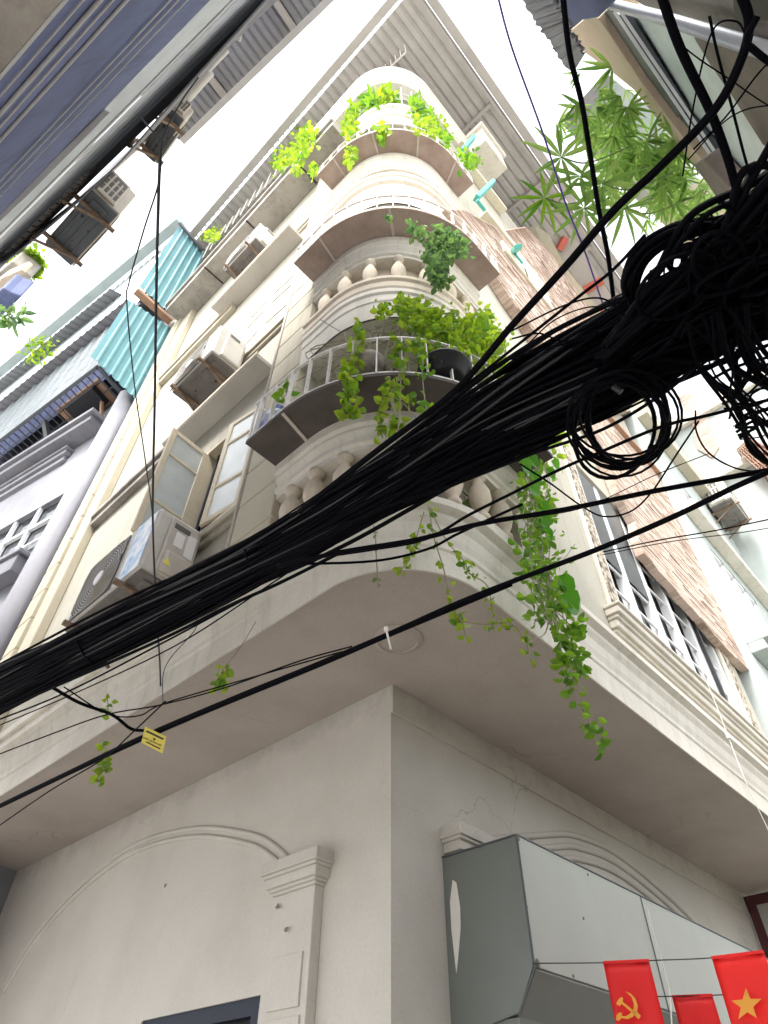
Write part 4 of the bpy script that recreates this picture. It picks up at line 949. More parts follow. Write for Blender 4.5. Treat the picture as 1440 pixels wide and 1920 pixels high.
# ================================================================== cables
def cpts(px, z): return [onz(p[0], p[1], p[2] if len(p) > 2 else z) for p in px]
def out_of(p): return p[0] < 0 or p[0] > 1440 or p[1] < 0
def run_on(a, b, L=3.5):
    d = (b-a).normalized(); t = L
    if d.y < -.05 and b.y > -4.96: t = min(t, (b.y+4.96)/-d.y)
    if d.z < 0: t = min(t, (b.z-2.2)/-d.z)
    return b+d*max(t, .05)
def extend(px, P):
    P = list(P)
    if out_of(px[0]): P = [run_on(P[1], P[0])]+P
    if out_of(px[-1]): P = P+[run_on(P[-2], P[-1])]
    return P
def cable(px, w, label, z=4.2, mat='cable', name='cable', cat='cable', group='cables slung across the alley', n=7):
    c0 = catmull(cpts(px, z), n); c = extend(px, c0)
    rad = [w/2/F*max(.8, float(np.dot(np.array(p)-EYE, _M.T@np.array([0, 0, 1]))))*.88 for p in c0]; r = sum(rad)/len(rad)
    return tag(MB().tube(c, r, 7).build(name, mat, smooth=True), label, cat, group)
# the thick bundle: many strands wandering inside one lashed rope of cables
BZ = 4.3
ctl = [(-160, 1372, 84), (0, 1292, 82), (120, 1232, 84), (240, 1172, 88), (360, 1112, 90), (480, 1050, 92), (600, 985, 108), (720, 912, 128), (840, 840, 150), (960, 770, 172), (1080, 705, 186), (1200, 640, 190), (1300, 585, 185), (1400, 530, 185), (1520, 470, 190)]
cen = [onz(u, v, BZ) for u, v, w in ctl]; wid = [w/F*(c-Vector(EYE)).length*.5*.80 for c, (u, v, w) in zip(cen, ctl)]
e0, e1 = run_on(cen[1], cen[0], 5), run_on(cen[-2], cen[-1], 4); k0, k1 = max(1, int((e0-cen[0]).length/.7)), max(1, int((e1-cen[-1]).length/.4)); wid = [wid[0]]*k0+wid+[wid[-1]*.9]*k1; cen = [e0.lerp(cen[0], i/k0) for i in range(k0)]+cen+[cen[-1].lerp(e1, (i+1)/k1) for i in range(k1)]
cc = catmull(cen, 5); ww = [wid[min(i//5, len(wid)-1)]+(wid[min(i//5+1, len(wid)-1)]-wid[min(i//5, len(wid)-1)])*((i % 5)/5) for i in range(len(cc))]
def strand(a, rr, ph, tw, jit):
    out = []
    for i, c in enumerate(cc):
        t = (cc[min(i+1, len(cc)-1)]-cc[max(i-1, 0)]).normalized(); vw = (c-Vector(EYE)).normalized()
        s1 = t.cross(vw).normalized(); s2 = t.cross(s1)
        ang = a+tw*i/len(cc)*6+.25*math.sin(i*.13+ph); q = rr*(1+jit*math.sin(i*.21+ph*2))
        out.append(c+s1*math.cos(ang)*q*ww[i]+s2*math.sin(ang)*q*ww[i]*.55)
    return out
bun = thing('cable_bundle', 'thick black rope of lashed cables crossing the whole picture', 'cable bundle', tuple(cen[6]))
m = MB()
for k in range(120):
    m.tube(strand(rnd.uniform(0, 6.28), math.sqrt(rnd.random())*.93, rnd.uniform(0, 6.28), rnd.uniform(-.25, .25), .05), rnd.choice((.011, .013, .016, .02)), 5, False)
m.build('core_strands', 'cable', bun, smooth=True)
for k in range(60):
    MB().tube(strand(rnd.uniform(0, 6.28), rnd.uniform(.86, 1.12), rnd.uniform(0, 6.28), rnd.uniform(-.14, .14), .12), rnd.choice((.006, .008, .010, .013)), 5, False).build('outer_strand', 'cable' if k % 4 else 'cable_grey', bun, smooth=True)
for i in (10, 23, 33, 47, 60):
    c = cc[i]; t = (cc[i+1]-cc[i-1]).normalized(); vw = (c-Vector(EYE)).normalized(); s1 = t.cross(vw).normalized(); s2 = t.cross(s1)
    MB().tube([c+s1*math.cos(a)*ww[i]*1.0+s2*math.sin(a)*ww[i]*.6 for a in [2*math.pi*j/20 for j in range(21)]], .008, 5, False).build('lashing', 'cable', bun)
# loose cables, each its own thing
CB = [
 ([(1385, -20), (1404, 40), (1390, 110), (1340, 205), (1240, 310), (1150, 395), (1060, 500), (960, 610), (850, 735), (700, 850), (560, 960)], 17, 'thickest single cable, bending from the top right down into the bundle', 4.05),
 ([(1236, -20), (1275, 90), (1330, 205), (1362, 290), (1385, 370)], 19, 'thick straight cable dropping from the top edge to the tangle at right', 4.1),
 ([(1054, -20), (1068, 100), (1090, 190), (1105, 280), (1124, 400), (1140, 480), (1152, 575)], 11, 'single dark cable falling from the roller box past the bamboo', 4.6),
 ([(1420, 30), (1400, 75), (1415, 95), (1460, 130)], 15, 'short thick cable at the top right edge over the tarpaulin', 4.0),
 ([(-30, 1524), (120, 1452), (270, 1380), (430, 1312), (600, 1243), (730, 1188), (860, 1130), (980, 1083), (1120, 1030), (1260, 970), (1380, 912), (1470, 872)], 10, 'long lone cable carrying the yellow tag, lowest across the soffit', 3.75),
 ([(-30, 1528), (270, 1386), (600, 1248), (730, 1192), (960, 1096)], 6, 'cable doubled tightly beside the one with the yellow tag', 3.74),
 ([(520, 1062), (640, 1035), (780, 1012), (900, 982), (1060, 955), (1220, 922), (1340, 900), (1470, 876)], 11, 'twisted cable leaving the bundle and crossing the balusters to the right edge', 3.9),
 ([(560, 1050), (700, 1030), (800, 1010), (880, 965), (960, 925), (1050, 880), (1120, 850), (1240, 800), (1330, 778), (1440, 750)], 7, 'cable sagging under the bundle through the coil', 3.95),
 ([(540, 1058), (700, 1052), (800, 1030), (860, 1000), (980, 945)], 6, 'short sagging cable just below the twisted cable', 3.92),
 ([(400, 1102), (540, 1040), (700, 960), (860, 905), (1000, 850), (1130, 805), (1240, 740), (1300, 690)], 7, 'cable hugging the underside of the bundle', 4.0),
 ([(-30, 1345), (90, 1293), (300, 1200), (420, 1140), (520, 1095), (640, 1035)], 7, 'cable just under the bundle at the left edge', 4.1),
 ([(-30, 1360), (120, 1300), (300, 1208), (480, 1112)], 4, 'second thinner cable under the bundle at left', 4.08),
 ([(-30, 1372), (140, 1300), (330, 1210), (500, 1100), (590, 1040)], 3, 'thin cable, third under the bundle at left', 4.06),
 ([(-30, 1425), (100, 1375), (200, 1340), (300, 1322), (420, 1290), (560, 1240), (660, 1212)], 3, 'thin line below the bundle, looping to the yellow tag cable', 3.8),
 ([(100, 1290), (150, 1318), (210, 1340), (245, 1366), (272, 1370)], 7, 'short cable stub joining the bundle to the yellow tag', 3.85),
 ([(120, 1288), (200, 1338), (260, 1342), (310, 1318), (480, 1268), (640, 1222)], 3, 'thin slack line beneath the cream ledge at left', 3.85),
 ([(-30, 1568), (90, 1485), (190, 1425), (250, 1372), (310, 1315)], 3, 'thin line running down to the bottom of the left edge', 3.7),
 ([(860, 735), (960, 655), (1080, 560), (1150, 505), (1210, 440)], 7, 'cable parallel to the thickest one where it meets the brick', 4.05),
 ([(800, 800), (900, 725), (1010, 640), (1100, 590), (1180, 560)], 6, 'cable skimming the top of the bundle below the brick', 4.1),
 ([(700, 850), (800, 780), (920, 690), (1020, 655), (1120, 625), (1220, 560)], 5, 'cable lying along the upper bundle edge in the middle', 4.12),
 ([(500, 990), (620, 910), (740, 820), (840, 745), (940, 672)], 4, 'thin cable above the bundle over the tray underside', 4.15),
 ([(560, 955), (700, 870), (820, 800), (900, 735)], 4, 'second thin cable above the bundle, close to the curved handrail', 4.14),
 ([(960, 620), (1060, 572), (1130, 560), (1180, 600)], 4, 'bowed cable arching above the bundle onto the brick', 4.1),
 ([(985, 650), (1040, 600), (1110, 575), (1160, 590)], 3, 'smaller bowed cable arching above the bundle', 4.1),
 ([(960, 635), (1010, 625), (1060, 640), (1120, 620)], 4, 'short kinked cable beside the brick', 4.12),
 ([(975, 870), (1030, 905), (1085, 945), (1130, 968), (1180, 960), (1220, 925), (1270, 850), (1310, 790)], 4, 'slack line looping in front of the grille window', 3.9),
 ([(1304, 770), (1306, 810), (1330, 850), (1380, 878), (1440, 885), (1470, 880)], 4, 'wide sagging loop by the rusty cage', 3.95),
 ([(1000, 970), (1100, 950), (1230, 890), (1330, 850)], 2, 'hair-thin line crossing the vine', 3.9),
 ([(1130, 1035), (1240, 1012), (1340, 995), (1470, 968)], 3, 'thin line under the coil running to the right edge', 3.8),
 ([(1130, 1040), (1260, 1015), (1380, 1000), (1470, 985)], 2, 'finest line beside the thin one at the right edge', 3.8),
 ([(1280, 330), (1300, 200), (1335, 60), (1380, 40), (1400, 70)], 4, 'thin arching wire by the green glass', 4.2),
 ([(1330, 30), (1345, 100), (1372, 200), (1395, 290), (1412, 345)], 6, 'wire hanging straight in front of the brown canvas', 4.1),
 ([(1260, 70), (1310, 110), (1370, 150), (1420, 185), (1470, 215)], 3, 'thin wire slanting across the canvas', 4.2),
 ([(1300, 280), (1360, 220), (1420, 140), (1470, 90)], 4, 'wire rising to the right above the tangle', 4.1),
 ([(1290, 300), (1350, 235), (1400, 205), (1470, 195)], 3, 'fine wire nearly level above the tangle', 4.1),
]
for px, w, lb, z in CB: cable(px, w, lb, z)
cable([(930, -20), (960, 90), (1018, 250), (1060, 380), (1096, 470), (1132, 575)], 4, 'thin violet cable slanting across the bright sky', 5.2, 'violet')
V = [([(304, 262), (300, 300), (296, 420), (293, 560), (290, 760), (287, 900), (287, 1000), (293, 1140), (300, 1250), (302, 1348)], 5, 'thicker of the two cables hanging down over the left facade', 5.0),
     ([(303, 265), (298, 340), (270, 430), (242, 530), (238, 570), (252, 720), (272, 860), (285, 960), (290, 1060)], 3, 'thinner wavering cable hanging down over the left facade', 5.0),
     ([(260, 215), (285, 245), (304, 262)], 4, 'short stay wire under the shaded house eave', 5.2),
     ([(300, 300), (306, 255), (340, 190), (372, 145)], 3, 'pale wire rising to the pipes of the shaded house', 5.2),
     ([(365, 1150), (366, 1180), (310, 1250), (305, 1320)], 2, 'curling thin wire beside the hanging cable over the soffit', 4.2)]
for px, w, lb, z in V: cable(px, w, lb, z, 'cable_grey')
# coil of spare cable under the bundle
coil = thing('cable_coil', 'loose round coil of spare black cable hanging under the bundle', 'cable coil', tuple(onz(1165, 800, 4.0)))
for k in range(10):
    cx, cy = 1166+rnd.uniform(-16, 18), 792+rnd.uniform(-18, 16); ra, rb = rnd.uniform(70, 108), rnd.uniform(62, 92); z = 3.95+.012*k
    tl = rnd.uniform(-.5, .5); P = []
    for j in range(29):
        a = 2*math.pi*j/28; x, y = ra*math.cos(a), rb*math.sin(a); P.append(onz(cx+x*math.cos(tl)-y*math.sin(tl), cy+x*math.sin(tl)+y*math.cos(tl), z+.03*math.sin(a+k)))
    MB().tube(P, rnd.choice((.006, .008, .010)), 6).build('cable_turn', 'cable', coil, smooth=True)
m = MB(); m.tube([onz(1150, 725, 3.96), onz(1165, 735, 3.93)], .014, 8); m.build('coil_tie', 'cable_grey', coil)
# the tangle where the bundle reaches its pole (out of frame)
tg = thing('cable_tangle', 'dense black tangle of looped cables at the right edge', 'cable tangle', tuple(onz(1400, 480, 4.2)))
def tang(n, f, r, name, mat='cable'):
    for _ in range(n): P = catmull(f(), 6); P = P+[run_on(P[-2], P[-1], 3)] if name in ('cable_run', 'net_cable', 'cross_cable') else P; MB().tube(P, rnd.choice(r), 5, False).build(name, mat, tg, smooth=True)
def loop1():
    # loops bulging up-left of the bundle
    u, v = rnd.gauss(1375, 58), rnd.gauss(505, 52); ra, rb = rnd.uniform(30, 95), rnd.uniform(16, 55); tl = rnd.uniform(-.8, -.25); z = rnd.uniform(4.0, 4.4); a0 = rnd.uniform(0, 6.28); sp = rnd.uniform(3.2, 6.0)
    return [onz(u+ra*math.cos(a)*math.cos(tl)-rb*math.sin(a)*math.sin(tl), v+ra*math.cos(a)*math.sin(tl)+rb*math.sin(a)*math.cos(tl), z) for a in [a0+sp*j/9 for j in range(10)]]
tang(70, loop1, (.004, .006, .008, .011), 'cable_loop')
def run1():
    o = rnd.uniform(-100, 120); z = rnd.uniform(4.05, 4.4); w = lambda s: rnd.gauss(0, s)
    return [onz(1130+w(10), 690+o*.35+w(8), z), onz(1230+w(12), 615+o*.7+w(16), z), onz(1330+w(15), 545+o+w(24), z), onz(1420+w(20), 470+o*1.2+w(30), z), onz(1520, 400+o*1.3+w(40), z)]
tang(56, run1, (.006, .009, .012, .016), 'cable_run')
m = MB()
for _ in range(14): P = catmull(run1(), 6); m.tube(P+[run_on(P[-2], P[-1], 3)], rnd.choice((.011, .016, .022)), 5, False)
for _ in range(22): m.tube(catmull(loop1(), 6), rnd.choice((.008, .011, .014)), 5, False)
tag(m.build('packed_cables', 'cable', tg, smooth=True), None, None, kind='stuff')
def arch():
    o = rnd.uniform(-30, 22); z = rnd.uniform(4.2, 4.5); j = lambda: rnd.gauss(0, 4)
    return [onz(1188+o*.3+j(), 575, z), onz(1180+o*.5+j(), 535+o*.3, z), onz(1205+o*.4+j(), 480+o*.5, z), onz(1262+j(), 440+o*.6, z), onz(1330+j(), 425+o*.5, z), onz(1400, 440+o, z)]
tang(16, arch, (.006, .009, .013), 'arched_cable')
def net():
    s = rnd.uniform(0, 1); z = rnd.uniform(3.8, 4.2); j = lambda q=16: rnd.gauss(0, q)
    u0 = 1265+s*190; return [onz(u0+j(8), 610+s*-60, z), onz(u0+45+j(), 690-s*30+j(10), z), onz(u0+95+j(), 760-s*20+j(10), z), onz(u0+150+j(), 830+j(10), z), onz(u0+210, 890+j(20), z)]
tang(17, net, (.005, .008, .011, .015), 'net_cable')
def net2():
    z = rnd.uniform(3.8, 4.2); v0 = rnd.uniform(630, 830); j = lambda q=14: rnd.gauss(0, q)
    return [onz(1290+(v0-630)*.5, v0, z), onz(1350+(v0-630)*.3+j(), v0-15+j(), z), onz(1410+j(), v0-40+j(), z), onz(1480, v0-70+j(20), z)]
tang(14, net2, (.003, .005, .007), 'cross_cable')
m = MB()
for u, v in ((1425, 655), (1400, 700), (1380, 690), (1350, 655)):
    m.tube(catmull([onz(u+rnd.gauss(0, 14), v+60*t-30+rnd.gauss(0, 6), 4.0) for t in (0, .5, 1)], 5), .013, 6)
m.build('knotted_cable', 'cable', tg, smooth=True)

# yellow fibre tag
p0, p1, p2, p3 = [onz(u, v, 3.72) for u, v in ((272, 1362), (312, 1381), (305, 1412), (265, 1391))]
nrm = (p1-p0).cross(p3-p0).normalized()
if nrm.dot(Vector(EYE)-p0) < 0: nrm = -nrm
yt = thing('cable_tag', 'small yellow printed tag tied to the long lone cable', 'tag', tuple(p0))
MB().prism([p0, p1, p2, p3], nrm*.004).build('plate', 'yellow', yt)
def text_mesh(body, size, name):
    cu = bpy.data.curves.new(name, 'FONT'); cu.body = body; cu.size = size; cu.align_x = 'CENTER'; cu.align_y = 'CENTER'; cu.extrude = .0008
    to = bpy.data.objects.new(name, cu); COL.objects.link(to); dg = bpy.context.evaluated_depsgraph_get(); dg.update()
    me = bpy.data.meshes.new_from_object(to.evaluated_get(dg)); bpy.data.objects.remove(to); return me
ux = (p1-p0).normalized(); uy = (p0-p3); uy = (uy-ux*uy.dot(ux)).normalized(); W_ = (p1-p0).length; H_ = (p0-p3).length
me = text_mesh('CÁP QUANG', W_*.155, 'tag_lettering'); me.materials.append(MAT['ink'])
to = bpy.data.objects.new('tag_lettering', me); COL.objects.link(to); c = (p0+p1+p2+p3)/4+nrm*.0055-uy*H_*.10
zz = ux.cross(uy); 
if zz.dot(nrm) < 0: zz = -zz
to.matrix_world = Matrix(((ux.x, uy.x, zz.x, c.x), (ux.y, uy.y, zz.y, c.y), (ux.z, uy.z, zz.z, c.z), (0, 0, 0, 1))); mw = to.matrix_world.copy(); to.parent = yt; to.matrix_parent_inverse = yt.matrix_world.inverted(); to.matrix_basis = mw
m = MB()
for f, a, b, h in ((.18, .1, .9, .05), (.80, .2, .85, .035)):
    l = p0.lerp(p3, f); r = p1.lerp(p2, f); m.bar(l.lerp(r, a)+nrm*.005, l.lerp(r, b)+nrm*.005, H_*h*2, .001, nrm)
m.prism([p0.lerp(p1, .44).lerp(p3.lerp(p2, .44), .36)+nrm*.005, p0.lerp(p1, .58).lerp(p3.lerp(p2, .58), .36)+nrm*.005, p0.lerp(p1, .51).lerp(p3.lerp(p2, .51), .56)+nrm*.005], nrm*.001)
m.build('tag_print', 'ink', yt)
# white cable tie
p, q_ = onz(724, 1180, 3.73), onz(733, 1217, 3.66)
ct = MB().tube([p, p.lerp(q_, .5), q_], .006, 6); ct.lathe(p, [(.012, -.012), (.012, .012)], 8); tag(ct.build('cable_tie', 'cord'), 'white cable tie end hanging from the lone cable below the ceiling rose', 'cable tie')
# white pull cord in front of the shutter box and sill
cc2 = catmull([ony(1300, 1225, -1.85), ony(1330, 1290, -1.85), ony(1365, 1380, -1.85), ony(1400, 1470, -1.85), ony(1440, 1555, -1.85), ony(1480, 1640, -1.85)], 6)
m = MB().tube(cc2, .0045, 5); m.lathe(ony(1363, 1378, -1.85), [(.014, -.04), (.014, .04)], 8); tag(m.build('pull_cord', 'cord'), 'white cord hanging from the grille window sill past the ledge', 'cord')
cc3 = catmull([ony(1213, 1700, -.80), ony(1226, 1755, -.80), ony(1240, 1800, -.80), ony(1255, 1860, -.80), ony(1260, 1930, -.80)], 6)
tag(MB().tube(cc3, .006, 5).build('white_string', 'cord'), 'white string hanging down the front of the sheet metal box', 'string')

# ================================================================== flags
FZ = 2.78
def flag(tl, tr, z, drop, mat, label, emblem=None):
    a, b = onz(*tl, z), onz(*tr, z); w = (b-a); n_ = Vector((-w.y, w.x, 0)).normalized()
    if n_.dot(Vector(EYE)-a) < 0: n_ = -n_
    t = thing('flag', label, 'flag', tuple((a+b)/2), 'red paper flags on strings'); rows = []
    for i in range(11):
        r = []
        for k in range(9):
            f = i/10; g_ = k/8
            r.append(a.lerp(b, g_)-Vector((0, 0, drop*f))+n_*(.022*math.sin(g_*7+f*3)*f+.010*math.sin(g_*13-f*5)*f+.02*f*f)+(n_*-.008 if i == 0 else Vector()))
        rows.append(r)
    MB().strips(rows).build('cloth', mat, t, smooth=True, solid=.002)
    m = MB(); m.bar(a+n_*.004, b+n_*.004, .018, .004, n_); m.build('hem', mat, t)
    return t, a, b, n_
def onpl(u, v, p, n_):
    d = Vector(ray(u, v)); e_ = Vector(EYE); return e_+d*((p-e_).dot(n_)/d.dot(n_))
t1, a, b, n1 = flag((1131, 1805), (1217, 1801), FZ, .72, 'red', 'red flag printed with a gold hammer and sickle')
z_ = lambda x, y: (1120+x/4.5, 1740+y/4.5)
ham = [z_(*p) for p in ((160, 640), (175, 605), (205, 582), (218, 592), (214, 622), (298, 692), (332, 705), (368, 742), (348, 770), (305, 728), (282, 705), (204, 640), (190, 662))]
sic = [z_(*p) for p in ((236, 534), (285, 555), (322, 598), (342, 655), (335, 705), (300, 750), (255, 770), (205, 760), (182, 782), (158, 778), (162, 735), (185, 712), (210, 718), (205, 742), (240, 745), (280, 720), (306, 680), (308, 640), (290, 585))]
off = n1*.05
for nm, pl in (('hammer_mark', ham), ('sickle_mark', sic)): MB().prism([onpl(u, v, a+off, n1) for u, v in pl], n1*.002).build(nm, 'gold', t1)
t3, a3, b3, n3 = flag((1334, 1796), (1432, 1784), FZ, .72, 'red2', 'red flag with a large yellow star, at the right edge')
ctr = (1120+1262/4.5, 1740+650/4.5); st = []
for k in range(10):
    r = 29.5 if k % 2 == 0 else 12.5; an = -math.pi/2+k*math.pi/5-.06; st.append((ctr[0]+r*math.cos(an), ctr[1]+r*1.08*math.sin(an)))
MB().prism([onpl(u, v, a3+n3*.055, n3) for u, v in st], n3*.002).build('star_mark', 'gold', t3)
flag((1260, 1869), (1336, 1866), 2.62, .5, 'red', 'plain red flag hanging lower, between the other two')
def string(px, label):
    c = catmull([onz(u, v, z) for u, v, z in px], 6); tag(MB().tube(c, .004, 5).build('flag_string', 'cable_grey'), label, 'string', 'strings holding the flags')
e_ = ony(1000, 1806, -.748)
c = catmull([e_, onz(1040, 1806, e_.z+.01)*0.5+ony(1040, 1806, -.78)*0.5, onz(1131, 1805, FZ), onz(1217, 1801, FZ), onz(1334, 1796, FZ), onz(1432, 1784, FZ), onz(1500, 1772, FZ)], 6)
tag(MB().tube(c, .004, 5).build('flag_string', 'cable_grey'), 'upper thin string tied to the sheet metal box, holding two flags', 'string')
string(((1180, 1869, 2.62), (1260, 1868, 2.62), (1336, 1866, 2.62), (1420, 1862, 2.62), (1500, 1858, 2.62)), 'lower thin string holding the plain red flag')

# ================================================================== plants
def surf(u, v, off):
    """point on the curved balcony line pushed out by off."""
    d = ray(u, v); o = outline(*RB, off, 9, 9, 40); best = None
    for p, q in zip(o[:-1], o[1:]):
        e0, e1 = q[0]-p[0], q[1]-p[1]; det = d[0]*(-e1)+e0*d[1]
        if abs(det) < 1e-9: continue
        w0, w1 = p[0]-EYE[0], p[1]-EYE[1]; t = (w0*(-e1)+e0*w1)/det; s = (d[0]*w1-d[1]*w0)/det
        if t > 0 and -1e-6 <= s <= 1+1e-6 and (best is None or t < best): best = t
    return Vector(EYE+d*best)
def S(px, off): return [surf(u, v, off) for u, v in px]
HG = 'vines hanging from the balconies'
# first tray: bright bush over the railing, four hanging runners
P = S([(830, 705), (860, 640), (840, 590), (760, 585), (715, 580)], .3); P2 = S([(850, 700), (890, 640), (930, 600)], .3)
tw = [S([(690+rnd.gauss(0, 60), 715), (720+rnd.gauss(0, 60), 660+rnd.gauss(0, 20)), (740+rnd.gauss(0, 60), 620+rnd.gauss(0, 20))], .25) for _ in range(40)]
lv = []
for u, v, su, sv, n_ in ((760, 572, 26, 14, 60), (715, 580, 12, 10, 12), (800, 600, 34, 22, 120), (850, 620, 40, 26, 150), (900, 612, 26, 24, 110), (880, 660, 45, 22, 110), (925, 650, 20, 20, 50), (800, 650, 25, 18, 50), (940, 690, 25, 14, 50), (905, 590, 20, 8, 14)):
    for _ in range(int(n_*2.1)): lv.append((surf(u+rnd.gauss(0, su*.62), v+rnd.gauss(0, sv*.62), rnd.uniform(.12, .48)), rnd.uniform(.055, .105), True))
plant('leafy_bush', 'bright yellow-green bush spilling over the lowest balcony railing', 'plant', [P, P2]+tw, lv, L_YEL, .007, 'balcony plants')
def runner(px, off, n_, sp, L0, L1, label, mat=L_YEL, r=.005, ro=True, name='hanging_vine', extra=()):
    p = S(px, off); return plant(name, label, 'vine', [p]+[S(e, off) for e in extra], along(p, n_, sp, L0, L1, ro), mat, r, HG)
runner([(672, 615), (668, 650), (660, 700), (655, 740), (660, 780)], .46, 95, .06, 0.068, 0.116, 'yellow-green vine strand hanging left of the clay pot over the lowest railing')
runner([(748, 640), (752, 680), (742, 720), (728, 745), (735, 760)], .46, 55, .06, 0.068, 0.109, 'yellow-green vine strand in the middle of the lowest railing', extra=([(742, 720), (730, 790), (722, 830)], [(752, 700), (748, 790), (740, 860)], [(735, 740), (760, 760), (785, 790)]))
runner([(716, 760), (714, 790), (720, 815)], .25, 24, .04, 0.061, 0.095, 'small pale leaf sprig below the lowest tray, left one')
runner([(722, 818), (742, 800), (756, 792)], .15, 26, .05, 0.061, 0.102, 'leaf sprig against the curved handrail moulding')
runner([(795, 640), (792, 700), (798, 760), (806, 780)], .46, 40, .05, 0.061, 0.102, 'leaf strand right of the middle in front of the lowest tray', L_MID)
runner([(770, 745), (768, 757)], .3, 8, .03, 0.061, 0.088, 'tiny three-leaf sprig under the lowest tray')
runner([(540, 748), (536, 735), (530, 725)], .40, 9, .05, 0.109, 0.163, 'two broad leaves between the first railing bars near the blue jug', L_MID, name='broad_leaf_plant')
# second tray: dusty plant hanging at right
lv = []
for u, v, su, sv, n_ in ((830, 445, 20, 16, 130), (845, 465, 24, 16, 150), (815, 480, 16, 16, 120), (820, 505, 14, 14, 110), (825, 525, 12, 10, 60), (855, 455, 14, 14, 70), (790, 440, 12, 8, 24), (772, 425, 8, 8, 12)):
    for _ in range(int(n_*1.7)): lv.append((surf(u+rnd.gauss(0, su*.6), v+rnd.gauss(0, sv*.6), rnd.uniform(.33, .6)), rnd.uniform(.05, .11), True))
plant('trailing_plant', 'dusty green plant trailing from the middle balcony tray', 'plant', [S([(840, 430), (835, 470), (825, 530)], .47), S([(830, 425), (790, 440), (770, 425)], .47)], lv, L_DARK, .007, 'balcony plants')
runner([(730, 405), (724, 408)], .40, 8, .04, 0.061, 0.088, 'tiny dark sprout on the middle balcony floor', L_DARK, name='potted_sprout')
# third tray plants
for (u, v, su, sv, n_, lb, mt) in ((656, 240, 9, 16, 70, 'light green shrub at the left of the top tray', L_YEL), (655, 285, 5, 14, 45, 'pale trailing plant hanging below the top tray', L_YEL), (717, 248, 9, 9, 60, 'small green pot plant in the middle of the top tray', L_YEL), (800, 240, 22, 14, 110, 'yellow-green climbing plant right of the middle on the top tray', L_YEL), (832, 262, 9, 9, 50, 'rounded green plant near the right end of the top tray', L_MID), (880, 300, 18, 12, 80, 'spreading leafy plant at the right end of the top tray', L_MID), (590, 318, 6, 10, 26, 'small creeper on the left corner of the top tray', L_YEL)):
    lv = [(surf(u+rnd.gauss(0, su*.6), v+rnd.gauss(0, sv*.7), rnd.uniform(.2, .45)), rnd.uniform(.09, .17), True) for _ in range(int(n_*1.5))]
    plant('balcony_plant', lb, 'plant', [S([(u, v+sv), (u, v), (u+3, v-sv)], .3)], lv, mt, .008, 'balcony plants')
for (u, v, su, sv, n_, lb, mt) in ((695, 190, 9, 9, 60, 'spiky palm-like plant behind the topmost railing at left', L_MID), (728, 182, 14, 10, 90, 'leafy plant behind the topmost railing in the middle', L_YEL), (782, 205, 9, 16, 80, 'green plant behind the topmost railing at right', L_MID), (800, 228, 8, 14, 60, 'lowest of the green plants at the right of the topmost railing', L_MID), (665, 205, 10, 9, 50, 'creeper behind the topmost railing, leftmost', L_YEL)):
    lv = [(surf(u+rnd.gauss(0, su*.6), v+rnd.gauss(0, sv*.7), rnd.uniform(-.05, .1)), rnd.uniform(.14, .3), False) for _ in range(int(n_*1.4))]
    plant('balcony_plant', lb, 'plant', [S([(u, v+sv), (u, v), (u+3, v-sv)], .0)], lv, mt, .01, 'balcony plants')
# terrace bushes on the left, near the roof
for (u, v, su, sv, n_, lb) in ((575, 258, 18, 20, 170, 'rounded bright green bush on the terrace slab, upper one'), (542, 300, 22, 20, 190, 'bright green bush on the terrace slab, lower one'), (395, 440, 14, 12, 60, 'thin wispy plant at the left end of the terrace slab')):
    lv = [(onx(u+rnd.gauss(0, su*.55), v+rnd.gauss(0, sv*.5), -2.0+rnd.uniform(-.2, .3)), rnd.uniform(.10, .19), True) for _ in range(int(n_*2.2))]
    plant('terrace_bush', lb, 'bush', [[onx(u, v+sv, -1.95), onx(u, v, -1.95), onx(u+3, v-sv, -1.95)]], lv, L_YEL, .015, 'terrace bushes')
lv = [(onz(u+rnd.gauss(0, 16), v+rnd.gauss(0, 6), 22), rnd.uniform(.16, .3), False) for u, v in ((72, 655), (62, 670), (80, 640)) for _ in range(26)]
plant('eave_creeper', 'light green creeper on the corrugated eave of the lavender house', 'plant', [[onz(50, 680, 22), onz(72, 655, 22), onz(90, 640, 22)]], lv, L_YEL, .02)
lv = [(onz(u+rnd.gauss(0, 10), v+rnd.gauss(0, 10), 23), rnd.uniform(.14, .26), True) for u, v in ((50, 480), (62, 488), (60, 500), (45, 495)) for _ in range(150)]
plant('roof_bush', 'bright green bush on the far grey house at the left edge', 'bush', [[onz(55, 515, 23), onz(56, 495, 23), onz(58, 480, 23)]], lv, L_YEL, .03)
lv = [(onz(20+rnd.gauss(0, 14), 590+rnd.gauss(0, 9), 18), rnd.uniform(.2, .4), False) for _ in range(40)]
plant('roof_sprig', 'thin dark sprig below the far grey house', 'plant', [[onz(5, 582, 18), onz(20, 590, 18), onz(30, 598, 18)]], lv, L_DARK, .012)
